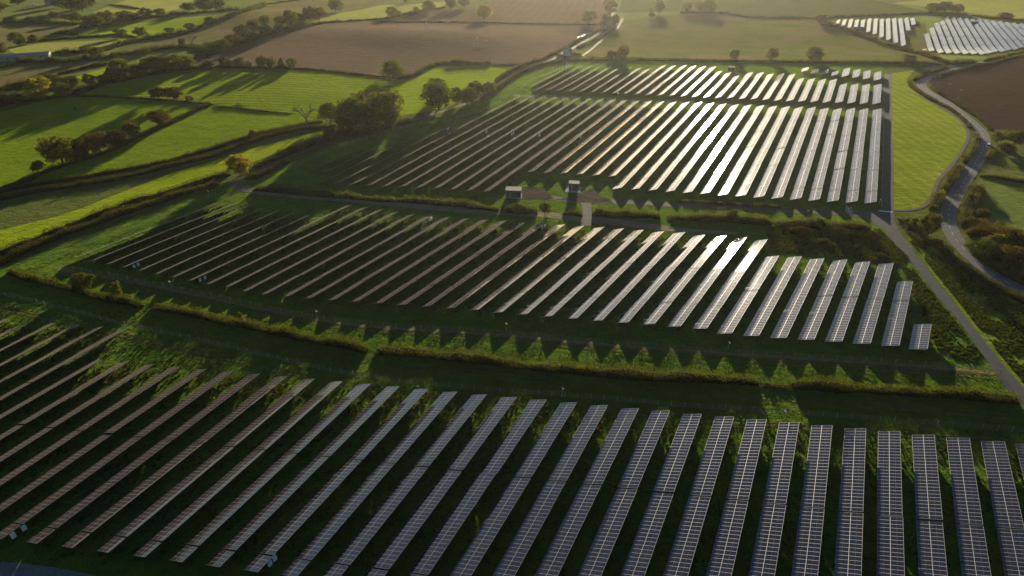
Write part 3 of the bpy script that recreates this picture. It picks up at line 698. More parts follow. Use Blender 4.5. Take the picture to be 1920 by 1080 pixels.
# ------------------------------------------------------------------ hedges: (pixel line, height m, width m, leaf, label, group, ragged)
z8 = lambda p: zp(0, 200, 4.8, p)
za = lambda p: zp(0, 360, 4, p)
HED = [
 ([(-60, 376), (0, 361), (62, 349), (142, 337), (208, 325), (271, 313), (333, 300), (400, 281), (433, 268), (500, 249), (567, 235), (605, 229)], 2.0, 2.6, 'lane', 'dark clipped hedge on the upper side of the narrow double-hedged lane', None, .2),
 ([(-60, 388), (0, 376), (83, 358), (167, 346), (250, 331), (312, 315), (400, 294), (433, 282), (500, 257), (567, 243), (612, 238)], 2.1, 2.6, 'lane', 'dark hedge on the lower side of the double-hedged lane, above the bright strip field', None, .25),
 ([(-60, 498), (0, 479), (50, 461), (100, 439), (160, 415), (212, 396), (260, 379), (305, 367), (360, 350), (400, 336), (432, 327)], 2.6, 3.2, 'lane', 'thick dark hedge along the lower edge of the bright strip field', None, .2),
 ([(-40, 512), (0, 497), (30, 481), (70, 462), (125, 440), (170, 425), (212, 408), (250, 397), (287, 384), (320, 373), (350, 364), (385, 352), (412, 347)], 2.4, 3.0, 'bramble', 'rough sunlit hedge between the thick dark hedge and the middle solar field', None, .4),
 ([(474, 317), (505, 304), (533, 292), (570, 279), (610, 262), (640, 252), (668, 244)], 3.0, 3.6, 'hedge', 'bushy hedge running from the yellow tree up to the tall tree clump', None, .4),
 ([(462, 338), (490, 330), (520, 316), (541, 303)], 2.2, 3.2, 'hedge', 'short scrubby hedge beside the grey lane below the yellow tree', None, .4),
 ([(600, 262), (640, 254), (690, 248), (735, 238), (770, 228)], 2.6, 4.0, 'hedge', 'dark hedge under the tall tree clump along the grey lane', None, .4),
 ([(0, 356), (25, 350), (50, 341), (75, 328), (100, 318), (125, 309), (160, 298), (200, 287), (230, 274), (255, 260), (290, 245), (330, 225), (350, 216), (365, 209), (378, 203), (388, 197)], 2.0, 3.0, 'hedge', 'field hedge with a line of round trees crossing between the two pastures', None, .4),
 ([(134, 181), (190, 182), (250, 185), (290, 187), (340, 191), (385, 195), (400, 197)], 1.3, 1.8, 'hedge', 'low thin hedge across the top of the cow pasture', None, .3),
 ([(400, 200), (430, 202), (470, 207), (510, 211), (548, 214)], .7, 1.2, 'hedge', 'very low bank hedge in shade between the sloping pasture and upper field', None, .3),
 ([(-30, 206), (0, 199), (40, 193), (80, 188), (128, 181)], 3.0, 4.0, 'dark', 'tall dark hedge at the far left of the cow pasture', None, .4),
 ([(138, 178), (170, 167), (200, 157), (235, 151), (270, 143), (300, 139), (330, 134), (370, 130), (400, 128)], 3.6, 5.0, 'dark', 'dense dark hedge below the big tree belt on the upper field', None, .4),
 ([(400, 127), (430, 127), (480, 128), (520, 129), (548, 130)], 2.6, 3.0, 'dark', 'bushy hedge with a row of small trees below the brown stubble field', None, .4),
 ([(548, 129), (590, 132), (632, 136), (680, 141), (720, 145), (745, 147)], 1.6, 1.8, 'hedge', 'thin low hedge between the stubble field and the upper field', None, .25),
 ([(742, 147), (760, 147), (778, 142), (790, 134), (800, 129), (812, 124)], 2.6, 3.4, 'bramble', 'scrubby hedge bend beside the willow at the stubble field', None, .45),
 ([(812, 123), (830, 119), (860, 120), (895, 121), (922, 121)], 2.8, 3.0, 'hedge_gold', 'taller bushy hedge at the top of the bright corner field', None, .5),
 ([(920, 122), (950, 123), (978, 121)], 1.4, 1.8, 'hedge', 'low hedge end joining the road at the bright corner field', None, .2),
 ([(1138, 50), (1120, 59), (1102, 67), (1082, 78), (1064, 88), (1051, 95), (1035, 104), (1020, 111), (1000, 117), (977, 125), (950, 138), (929, 154)], 2.2, 2.6, 'hedge', 'hedge on the stubble side of the farm lane climbing to the far trees', None, .25),
 ([(1150, 54), (1130, 66), (1114, 77), (1095, 86), (1082, 91)], 2.0, 2.4, 'hedge_gold', 'short hedge on the solar side of the farm lane above the white house', None, .4),
 ([(1090, 113), (1060, 114), (1033, 118), (1010, 124), (992, 130), (970, 141), (950, 154), (935, 166), (918, 177), (900, 187)], 2.4, 2.8, 'hedge', 'neat curving hedge beside the farm lane at the corner of the solar farm', None, .2),
 ([(1088, 113), (1150, 114), (1220, 114), (1280, 115), (1360, 116), (1440, 117), (1520, 118), (1600, 118), (1680, 119), (1740, 120), (1772, 122)], 2.2, 2.4, 'hedge_gold', 'long straight hedge along the back of the solar farm', None, .2),
 ([(1100, 109), (1200, 110), (1300, 112), (1420, 114), (1540, 115), (1660, 116)], 1.0, 1.5, 'hedge', 'thin hedge line under the single trees behind the solar farm', None, .3),
 ([(705, 42), (760, 42), (850, 42), (900, 43), (960, 44), (1000, 45), (1075, 46), (1130, 47)], 1.5, 1.8, 'hedge', 'thin hedge between the two brown stubble fields', None, .3),
 ([(364, 113), (380, 108), (400, 101), (430, 90), (450, 82), (470, 76), (497, 67), (520, 61), (549, 55)], 4.2, 6.0, 'dark', 'thick overgrown hedge on the upper edge of the stubble field', None, .45),
 ([(549, 54), (580, 49), (612, 43), (660, 40), (700, 37), (720, 36)], 2.0, 2.6, 'hedge', 'hedge between the pale field and the brown stubble field', None, .35),
 ([(720, 36), (745, 31), (770, 27), (800, 19), (835, 15)], 2.4, 3.2, 'hedge', 'bushy hedge below the pale field at the top of the far stubble', None, .45),
 ([(190, 97), (220, 88), (250, 79), (290, 72), (333, 66), (370, 56), (392, 47), (407, 40), (440, 30), (466, 21), (497, 10)], 3.6, 5.0, 'dark', 'long dark hedge with trees between bright far field and tan hillside', None, .5),
 ([(497, 9), (530, 4), (560, 0), (600, -6)], 1.4, 2.0, 'hedge', 'thin hedge on the crest of the tan hillside', None, .3),
 ([(73, 78), (110, 74), (146, 71), (180, 69), (219, 66), (250, 69)], 2.2, 3.0, 'dark', 'low dark hedge below the bright far field', None, .4),
 ([(95, 66), (110, 63), (130, 63), (146, 66)], 2.6, 5.0, 'rust', 'brown scrub thicket at the corner of the bright far field', None, .4),
 ([(-20, 44), (40, 43), (90, 44), (150, 46)], 2.8, 4.0, 'dark', 'dark hedge along the top of the dark brown strip field', None, .4),
 ([(150, 50), (190, 50), (220, 41), (260, 35), (310, 30), (360, 26), (410, 22), (450, 20)], 3.0, 5.0, 'dark', 'dark hedge along the top of the bright far field', None, .5),
 ([(205, 9), (230, 12), (262, 17)], 1.6, 2.5, 'hedge', 'short hedge in the far green field', None, .3),
 ([(98, 101), (120, 99), (146, 100), (170, 97), (186, 94)], 3.0, 4.0, 'dark', 'scrubby hedge above the long dark hedge near the pale barn', None, .5),
 ([(31, 119), (56, 116), (90, 117), (125, 117), (150, 114), (177, 112), (200, 108), (219, 105), (250, 100), (275, 98), (310, 92), (340, 90), (364, 90)], 3.4, 4.5, 'dark', 'long dark tree hedge running past the pale barn', None, .45),
 ([(-20, 131), (10, 126), (31, 121)], 2.4, 3.0, 'hedge', 'short hedge below the pale barn', None, .3),
 ([(108, 140), (140, 133), (167, 126), (195, 122), (220, 116)], 2.6, 3.4, 'dark', 'dark hedge slanting above the small bright patch', None, .35),
 ([(0, 170), (30, 162), (60, 155), (100, 150)], 3.2, 4.0, 'dark', 'hedge behind the yellow-green trees at far left', None, .4),
 ([(15, 513), (35, 519), (60, 527), (90, 533), (110, 538), (140, 546), (165, 554), (190, 561), (215, 566), (240, 571), (268, 577)], 2.6, 2.8, 'hedge_gold', 'sunlit ragged hedge behind the foreground fence, left of the first gap', 'cut hedge between the two nearer solar fields', .4),
 ([(286, 578), (310, 580), (340, 588), (380, 596), (420, 606), (450, 612), (470, 616), (510, 624), (540, 631), (570, 638), (600, 643), (640, 649), (672, 657), (690, 659)], 2.7, 3.0, 'hedge_gold', 'wavy sunlit hedge between the gap by the fence and the lit grass strip', 'cut hedge between the two nearer solar fields', .4),
 ([(706, 661), (740, 662), (800, 667), (850, 674), (900, 680), (950, 686), (1000, 692), (1050, 697), (1100, 702), (1150, 706), (1200, 709), (1250, 712), (1300, 714), (1350, 716), (1400, 719), (1422, 721)], 3.0, 3.2, 'hedge_gold', 'longest straight clipped hedge between the foreground and middle solar fields', 'cut hedge between the two nearer solar fields', .25),
 ([(1420, 722), (1440, 724), (1462, 726), (1486, 728)], .9, 2.2, 'bramble', 'low lit brambles in the gap of the clipped hedge', None, .6),
 ([(1484, 726), (1530, 729), (1580, 732), (1640, 735), (1700, 739), (1760, 743), (1820, 747), (1870, 751), (1908, 755)], 3.0, 3.2, 'hedge_gold', 'clipped hedge ending at the tarmac track', 'cut hedge between the two nearer solar fields', .25),
 ([(478, 356), (520, 360), (560, 364), (600, 367), (660, 372), (710, 377), (760, 379), (810, 381), (850, 385), (895, 391), (935, 395)], 2.9, 3.4, 'hedge_gold', 'bushy hedge along the pale perimeter track below the large array', None, .45),
 ([(938, 396), (958, 398), (985, 398), (1008, 398)], 2.8, 3.6, 'hedge', 'round dark bushes in a short hedge below the dark cabin', None, .6),
 ([(1055, 402), (1075, 404), (1092, 404)], 2.0, 3.0, 'hedge', 'short dark hedge left of the gravel spur', None, .4),
 ([(1110, 404), (1140, 405), (1170, 406), (1200, 407), (1237, 408)], 3.3, 3.6, 'hedge_gold', 'tall hedge right of the gravel spur', None, .3),
 ([(1250, 410), (1280, 412), (1320, 414), (1364, 415), (1400, 417), (1447, 421)], 3.2, 4.0, 'hedge_gold', 'tall loose hedge below the gravel path, towards the gate', None, .45),
 ([(1450, 422), (1490, 424), (1531, 425), (1560, 427), (1593, 428), (1630, 430)], 3.2, 5.5, 'bramble', 'wide bramble thicket beside the metal gate', None, .5),
 ([(1268, 378), (1310, 380), (1350, 382), (1400, 385), (1464, 389)], 1.2, 2.6, 'bramble', 'low rough scrub along the bottom of the large array', None, .5),
 ([(1540, 46), (1565, 51), (1589, 59), (1615, 68), (1639, 77), (1665, 86), (1689, 94), (1718, 101), (1750, 111), (1778, 119)], 3.4, 4.0, 'rust', 'diagonal brown hedge in front of the far left solar block', None, .5),
 ([(1275, 24), (1320, 24), (1360, 25), (1400, 32), (1440, 33), (1513, 34), (1560, 33), (1620, 31), (1680, 28), (1720, 26), (1770, 26), (1815, 28)], 2.6, 3.2, 'dark', 'long far hedge above the two far solar blocks', None, .4),
 ([(1821, 29), (1845, 33), (1867, 35), (1895, 37), (1940, 40)], 2.4, 3.5, 'dark', 'dark hedge at the top edge of the far bright solar block', None, .4),
 ([(1846, 115), (1862, 111), (1875, 108.5), (1895, 104), (1917, 99), (1960, 91)], 2.4, 3.0, 'hedge_gold', 'hedge between the far bright solar block and the road', None, .3),
 ([(1784, 121), (1800, 121), (1818, 119), (1826, 117)], 3.6, 6.0, 'dark', 'dark thicket at the road junction', None, .4),
 ([(1752, 144), (1771, 139), (1793, 133), (1815, 128), (1840, 122), (1866, 117), (1895, 110), (1925, 102), (1970, 92)], 1.5, 1.6, 'hedge_gold', 'low sunlit hedge between the road and the ploughed field', None, .25),
 ([(1712, 152), (1722, 146), (1740, 139), (1760, 131), (1772, 125)], 2.2, 2.8, 'hedge', 'hedge on the inside of the road bend', None, .3),
 ([(1703, 154), (1708, 162), (1716, 169), (1726, 176), (1740, 184), (1757, 193)], 1.8, 2.6, 'bramble', 'thorny bushes between the mown grass and road bend', None, .6),
 ([(1760, 194), (1779, 203), (1795, 215), (1809, 228), (1818, 240)], 1.6, 2.6, 'bramble', 'rough bushes along the mown grass, halfway down the road', None, .6),
 ([(1826, 250), (1831, 262), (1829, 276), (1818, 292), (1808, 306)], 1.6, 2.6, 'bramble', 'roadside scrub opposite the white van', None, .6),
 ([(1800, 312), (1790, 326), (1779, 342), (1768, 358)], 2.6, 4.0, 'bramble', 'tall roadside scrub below the ditch curve', None, .6),
 ([(1762, 366), (1755, 380), (1748, 395)], 2.2, 4.0, 'bramble', 'roadside scrub above the track junction', None, .6),
 ([(1744, 163), (1762, 177), (1780, 187), (1797, 198), (1815, 209), (1832, 220), (1848, 234), (1858, 244)], 1.6, 2.4, 'bramble', 'rough hedge between the road and ploughed field', None, .6),
 ([(1836, 331), (1850, 331), (1862, 332), (1873, 335), (1895, 339), (1930, 343)], 1.7, 2.4, 'hedge_gold', 'sunlit hedge curving away from the road above the dark green paddock', None, .3),
 ([(1850, 300), (1858, 288), (1864, 278)], 1.8, 3.0, 'bramble', 'bushes on the outer roadside just below the white van', None, .5),
 ([(1832, 352), (1822, 372), (1814, 392), (1808, 410), (1810, 426)], 3.0, 5.0, 'bramble', 'thick roadside bushes between the road and dark green paddock', None, .5),
 ([(1814, 434), (1835, 440), (1860, 446), (1890, 449), (1940, 455)], 4.0, 8.0, 'rust', 'rusty thicket at the bottom of the dark green paddock', None, .5),
 ([(1822, 462), (1842, 484), (1868, 502), (1895, 518), (1940, 540)], 3.4, 6.0, 'dark', 'dark thicket on the outer side of the road, lower right', None, .5),
 ([(1748, 452), (1768, 474), (1790, 494), (1815, 512), (1845, 529), (1880, 548), (1920, 568), (1970, 590)], 2.6, 3.4, 'hedge', 'dark roadside hedge running down to the right edge', None, .3),
 ([(1692, 412), (1705, 425), (1715, 440), (1735, 462)], 2.0, 5.0, 'bramble', 'brambles beside the tarmac track below the junction', None, .6),
]
for i, (pl, H_, W_, lf, lab, grp, rg) in enumerate(HED):
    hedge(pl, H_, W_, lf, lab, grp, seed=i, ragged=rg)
# ------------------------------------------------------------------ fences
M_WOOD = plain('weathered_timber', (.33, .27, .21), .85, noise=.3, spec=.1)
M_WIRE = plain('fence_wire', (.28, .27, .26), .5, .5)
def fence(px_line, label, spacing, ph, net=True, pr=.085, wires=6):
    P = np.array(Gs(px_line)); Q, t = resample(P, spacing)
    root = empty('fence', tuple(Q[0])); tag(root, label, 'fence'); o3 = Q[0]
    mb = MB(); mb.tube([(0, 0, -.1), (0, 0, ph)], pr, 6); pm = mb.mesh('post'); pm.materials.append(M_WOOD)
    for i, q in enumerate(Q[:100]):
        p = link('post', pm, parent=root, loc=(q[0] - o3[0], q[1] - o3[1], float(tz(q[0], q[1])) - o3[2]))
        p.rotation_euler = (random.gauss(0, .03), random.gauss(0, .03), random.uniform(0, 3)); p.scale = (1, 1, random.uniform(.92, 1.08))
    mb = MB(); W2 = .012
    pts = [(q[0] - o3[0], q[1] - o3[1], float(tz(q[0], q[1])) - o3[2]) for q in Q[:100]]
    for w in range(wires):
        zz = ph * (.12 + .82 * w / max(1, wires - 1)); mb.tube([(x, y, z + zz) for x, y, z in pts], W2, 3)
    if net:
        for a, b in zip(pts[:-1], pts[1:]):
            for j in range(6):
                f = j / 6; x, y, z = [a[i] + (b[i] - a[i]) * f for i in range(3)]
                mb.box((x, y, z + ph * .45), (.016, .016, ph * .85))
    link('wire_netting', mb.mesh('wire_netting'), M_WIRE, parent=root)
fence([(-20, 551), (7, 555), (55, 565), (103, 577), (145, 588), (187, 599), (220, 609), (283, 622), (340, 633), (433, 654), (530, 677), (627, 700), (680, 706), (740, 718), (848, 728), (952, 737), (1036, 743), (1110, 748), (1285, 764), (1385, 770), (1532, 780), (1665, 791), (1765, 798), (1925, 812)], 'timber post and wire fence behind the foreground solar rows', 3.6, 1.8)
fence([(104, 503), (137, 508), (210, 519), (285, 535), (345, 547), (410, 560), (475, 574), (520, 584), (560, 593), (627, 604), (740, 615), (830, 620), (915, 626), (1005, 633), (1117, 645), (1255, 655), (1355, 663), (1475, 670), (1647, 681), (1780, 691), (1875, 701)], 'timber fence with netting along the near side of the middle solar field', 4.1, 1.9)
fence([(95, 488), (140, 468), (187, 449), (230, 434), (267, 420), (300, 408), (325, 398), (370, 381), (420, 363)], 'fence along the left side of the middle solar field', 4.0, 1.8)
fence([(540, 318), (560, 311), (600, 293), (640, 275), (680, 263), (735, 246), (790, 234), (835, 228), (870, 219), (902, 211), (932, 194), (962, 178)], 'fence on the left side of the large upper array', 5.0, 2.0)
fence([(962, 178), (1000, 180), (1030, 183), (1130, 186), (1250, 190), (1350, 194), (1450, 199), (1550, 203), (1654, 207)], 'fence between the large array and the upper strip', 6.0, 1.6, net=False)
fence([(993, 176), (975, 168), (985, 160), (1000, 151), (1022, 142), (1050, 131), (1072, 123)], 'fence around the left end of the upper strip', 5.0, 1.9)
fence([(1655, 206), (1655.5, 240), (1655, 300), (1653.5, 350), (1652, 388)], 'thin fence beside the grey access track', 4.0, 1.7, net=False)
# ------------------------------------------------------------------ camera poles
M_WHITE = plain('white_plastic', (.80, .80, .80), .4, noise=.05)
M_POLE = plain('pole_metal', (.35, .35, .36), .5, .4)
def camera_pole(px, py, top, label):
    b = G(px, py); H = max(2.5, height_at(b, px, top)); root = empty('camera_pole', tuple(b)); tag(root, label, 'camera pole', 'security camera poles round the solar fields')
    m = MB(); m.tube([(0, 0, -.1), (0, 0, H)], .05, 8); m.box((0, 0, .03), (.4, .4, .06)); link('pole', m.mesh('pole'), M_POLE, parent=root)
    m = MB(); m.box((0, -.22, H - .12), (.16, .5, .18)); m.tube([(0, 0, H - .15), (0, -.1, H - .12)], .05, 6); m.box((.3, 0, H - .35), (.35, .12, .3)); m.box((0, .05, H + .03), (.3, .3, .06))
    link('camera', m.mesh('camera'), M_WHITE, parent=root)
for a in ((595, 597, 582, 'white topped camera pole in the middle field fence near the sapling'), (949, 619, 606, 'camera pole in dark grass below the middle field rows'), (1365, 654, 641, 'white camera pole in front of the glinting middle rows'), (321, 541, 526, 'white camera pole near the left end of the middle field'), (1054, 742, 727, 'camera pole at the fence behind the foreground rows'), (1158, 182, 174, 'camera pole in the aisle below the upper strip'), (1062, 124, 117, 'camera pole behind the left end of the upper strip'), (1648, 383, 375, 'camera pole at the lower end of the access track'), (1468, 786, 769, 'camera pole on the lit rough grass behind foreground rows'), (392, 368, 357, 'camera pole at the upper left corner of the middle field')):
    camera_pole(*a)
# ------------------------------------------------------------------ cabins, house, barn
M_GREY = plain('grey_cladding', (.085, .085, .088), .6, noise=.12)
M_ROOF = plain('pale_roof_sheet', (.20, .20, .20), .8, noise=.2, nscale=.8, spec=.1)
M_SLAB = plain('concrete', (.26, .26, .255), .9, noise=.2, spec=.1)
M_DARK = plain('dark_opening', (.02, .02, .022), .5)
M_WALLW = plain('white_render', (.72, .72, .70), .8, noise=.08)
def cabin(px, py, w, d_, hgt, rz, label, slab=0.0, wall=None, name='cabin'):
    b = G(px, py); root = empty(name, tuple(b), rz); tag(root, label, 'cabin')
    m = MB(); m.box((0, 0, hgt / 2), (w, d_, hgt)); 
    for i in range(5): m.box((-w / 2 + w * (i + .5) / 5, -d_ / 2 - .015, hgt * .5), (.06, .05, hgt * .94))
    link('wall', m.mesh('wall'), wall or M_GREY, parent=root)
    m = MB(); m.box((0, 0, hgt + .09), (w + .45, d_ + .45, .16)); 
    for i in range(9): m.box((-w / 2 + w * i / 8, 0, hgt + .19), (.06, d_ + .4, .05))
    link('roof', m.mesh('roof'), M_ROOF, parent=root)
    m = MB(); m.box((-w * .2, -d_ / 2 - .04, hgt * .42), (1.0, .06, hgt * .8)); dr = link('door', m.mesh('door'), plain('door_grey', (.16, .17, .18), .5), parent=root)
    m = MB(); m.box((-w * .2 + .36, -d_ / 2 - .09, hgt * .42), (.06, .08, .2)); link('handle', m.mesh('handle'), M_DARK, parent=dr)
    m = MB(); m.box((w * .22, -d_ / 2 - .04, hgt * .55), (1.3, .06, .8)); link('vent', m.mesh('vent'), M_DARK, parent=root)
    if slab:
        m = MB(); m.box((0, -.4, .08), (w + slab, d_ + slab + .8, .16)); link('plinth', m.mesh('plinth'), M_SLAB, parent=root)
    return root
cabin(963, 367, 7.0, 4.6, 3.4, math.radians(-4), 'wide dark cabin with a pale flat roof beside the gravel yard', 1.0)
cabin(1076, 355, 4.6, 3.6, 3.5, math.radians(-9), 'tall dark cabin on a pale concrete base above the gravel path', 3.2)
cabin(1371, 133, 4.4, 3.4, 3.0, math.radians(-4), 'small dark cabin with white roof behind the upper strip')
cabin(1702, 62, 3.6, 2.8, 2.6, 0, 'small pale cabin at the end of the far left solar block', wall=M_SLAB)
cabin(1827, 46, 6.0, 4.0, 3.0, .2, 'dark cabin among the far bright solar rows')
def house(px, py, w, d_, hgt, rise, rz, label, wall, roof, cat='house', wins=2):
    b = G(px, py); root = empty('house' if cat == 'house' else 'barn', tuple(b), rz); tag(root, label, cat)
    m = MB(); x, y = w / 2, d_ / 2
    m.add([(-x, -y, -.3), (x, -y, -.3), (x, y, -.3), (-x, y, -.3), (-x, -y, hgt), (x, -y, hgt), (x, y, hgt), (-x, y, hgt), (-x, 0, hgt + rise), (x, 0, hgt + rise)], [(0, 1, 5, 4), (2, 3, 7, 6), (3, 0, 4, 8, 7), (1, 2, 6, 9, 5)])
    link('wall', m.mesh('wall'), wall, parent=root)
    m = MB(); e = .35; t = .14; k = rise / y
    for s_ in (-1, 1):
        m.add([(-x - e, s_ * (y + e), hgt - k * e + .02), (x + e, s_ * (y + e), hgt - k * e + .02), (x + e, 0, hgt + rise + .02), (-x - e, 0, hgt + rise + .02), (-x - e, s_ * (y + e), hgt - k * e + t), (x + e, s_ * (y + e), hgt - k * e + t), (x + e, 0, hgt + rise + t), (-x - e, 0, hgt + rise + t)], [(0, 1, 2, 3), (4, 5, 6, 7), (0, 1, 5, 4), (1, 2, 6, 5), (3, 0, 4, 7)])
    rf = link('roof', m.mesh('roof'), roof, parent=root)
    if cat == 'house':
        m = MB(); m.box((x * .6, 0, hgt + rise + .5), (.7, .6, 1.3)); link('chimney', m.mesh('chimney'), plain('brick', (.25, .12, .08), .8), parent=rf)
    for i in range(wins):
        m = MB(); m.box((-x + w * (i + .5) / wins, -y - .02, hgt * .55), (1.0, .06, 1.1)); link('window', m.mesh('window'), M_DARK, parent=root)
    m = MB(); m.box((0, -y - .03, min(1.05, hgt * .45)), (1.0 if cat == 'house' else 3.2, .05, min(2.1, hgt * .9))); link('door', m.mesh('door'), plain('door_grey', (.16, .17, .18), .5), parent=root)
house(1064, 104, 8, 6.5, 4.2, 2.6, 1.2, 'small white gabled house among bushes by the farm lane', M_WALLW, plain('slate', (.10, .10, .12), .6))
house(1609, 58, 9, 6, 2.6, 1.6, .1, 'grey roofed shed beside the far left solar block', M_GREY, plain('slate_grey', (.17, .16, .16), .6), 'barn', 1)
house(34, 111, 46, 12, 3.0, 1.4, .42, 'long pale roofed barn at the left edge of the picture', plain('barn_wall', (.30, .28, .25), .8), plain('barn_roof', (.34, .31, .28), .8, spec=.1), 'barn', 4)
house(97, 9, 12, 8, 4.5, 3.0, .2, 'far house with grey roof at the top left', plain('house_stone', (.35, .32, .27), .8), plain('slate', (.10, .10, .12), .6), 'house', 3)
shr = [(1049, 108, 100, 15), (1078, 107, 99, 18), (1086, 106, 100, 14), (1056, 111, 105, 12)]
for i, a in enumerate(shr):
    tree(*a, 'shrub', 'hedge', ['bush left of the small white house', 'bush right of the small white house', 'outer bush right of the small white house', 'low bush in front of the small white house'][i])
# ------------------------------------------------------------------ gate
def gate(p0, p1, ph, label):
    a, b = G(*p0), G(*p1); root = empty('metal_gate', tuple(a)); tag(root, label, 'gate'); v = b - a; L = math.hypot(v[0], v[1]); root.rotation_euler = (0, 0, math.atan2(v[1], v[0]))
    mt = plain('galvanised_mesh', (.50, .52, .54), .45, .4)
    m = MB(); 
    for x in (0, L / 2 - .05, L / 2 + .05, L): m.box((x, 0, ph / 2), (.07, .07, ph))
    for z in (.15, ph * .5, ph - .04): m.box((L / 2, 0, z), (L, .05, .06))
    link('gate_frame', m.mesh('gate_frame'), mt, parent=root)
    m = MB(); n = int(L / .14)
    for i in range(n): m.box((L * (i + .5) / n, .0, ph / 2), (.018, .018, ph - .2))
    link('bar_panel', m.mesh('bar_panel'), mt, parent=root)
    for x in (-.12, L + .12):
        m = MB(); m.box((x, 0, ph / 2 + .1), (.14, .14, ph + .2)); link('gate_post', m.mesh('gate_post'), mt, parent=root)
gate((1594, 406), (1585, 396), 2.6, 'tall silver mesh gate standing across the gravel path end')
def sign(px, py, hgt, label):
    b = G(px, py); root = empty('sign', tuple(b), -.3); tag(root, label, 'sign'); m = MB(); m.tube([(0, 0, -.1), (0, 0, hgt)], .04, 6); link('post', m.mesh('post'), M_POLE, parent=root)
    m = MB(); m.box((0, -.05, hgt - .3), (.7, .03, .55)); link('plate', m.mesh('plate'), M_WHITE, parent=root)
sign(1514, 400, 1.6, 'small white sign on a post at the edge of the gravel path')
b = G(1593, 392); root = empty('barrier', tuple(b), .2); tag(root, 'low orange and white barrier near the gate', 'barrier')
m = MB(); m.box((0, 0, .75), (1.8, .08, .22)); link('board', m.mesh('board'), plain('orange_paint', (.65, .16, .04), .6), parent=root)
for x in (-.7, .7):
    m = MB(); m.box((x, 0, .4), (.08, .3, .8)); link('leg', m.mesh('leg'), M_WHITE, parent=root)
# ------------------------------------------------------------------ utility poles
def utility_pole(px, py, top, label, arm=2.2, ph=None):
    b = G(px, py); H = ph or max(7.0, min(13, height_at(b, px, top))); root = empty('utility_pole', tuple(b), .5); tag(root, label, 'utility pole', 'wooden utility poles')
    m = MB(); m.tube([(0, 0, -.2), (0, 0, H)], [.17, .12], 8); link('pole', m.mesh('pole'), M_WOOD, parent=root)
    if arm:
        m = MB(); m.box((0, -.14, H - .35), (arm, .12, .14)); ca = link('crossarm', m.mesh('crossarm'), M_WOOD, parent=root)
        for x in (-arm * .42, 0, arm * .42):
            m = MB(); m.tube([(x, -.14, H - .28), (x, -.14, H + .05)], .06, 6); link('insulator', m.mesh('insulator'), M_WHITE, parent=ca)
for a in ((1795, 188, 167, 'utility pole nearest the camera of the four beside the ploughed field'), (1775, 175, 159, 'second utility pole of the four beside the ploughed field'), (1757, 160, 147, 'third utility pole of the four beside the ploughed field'), (1748, 160, 146, 'leftmost utility pole of the four beside the ploughed field'), (930, 79, 55, 'utility pole in the middle of the brown stubble field'), (740, 62, 48, 'faint utility pole at the left of the stubble field'), (799, 55, 44, 'faint utility pole near the top of the stubble field'), (896, 93, 72, 'utility pole by a weedy patch in the stubble field'), (1306, 111, 96, 'thin utility pole behind the hedge of the upper strip'), (1063, 98, 83, 'utility pole on the farm lane above the white house')):
    utility_pole(*a)
tag(link('weed_patch', np_mesh('weed_patch', *(lambda b, r: leaves(b + r.normal(0, 1, (160, 3)) * np.array([2.6, 2.0, .3]) + np.array([0, 0, .3]), r.normal(0, 1, (160, 3)), r.uniform(.2, .5, 160), r))(G(896, 92), np.random.default_rng(4))), LEAF['olive']), 'weedy patch round a pole in the stubble field', 'weeds')
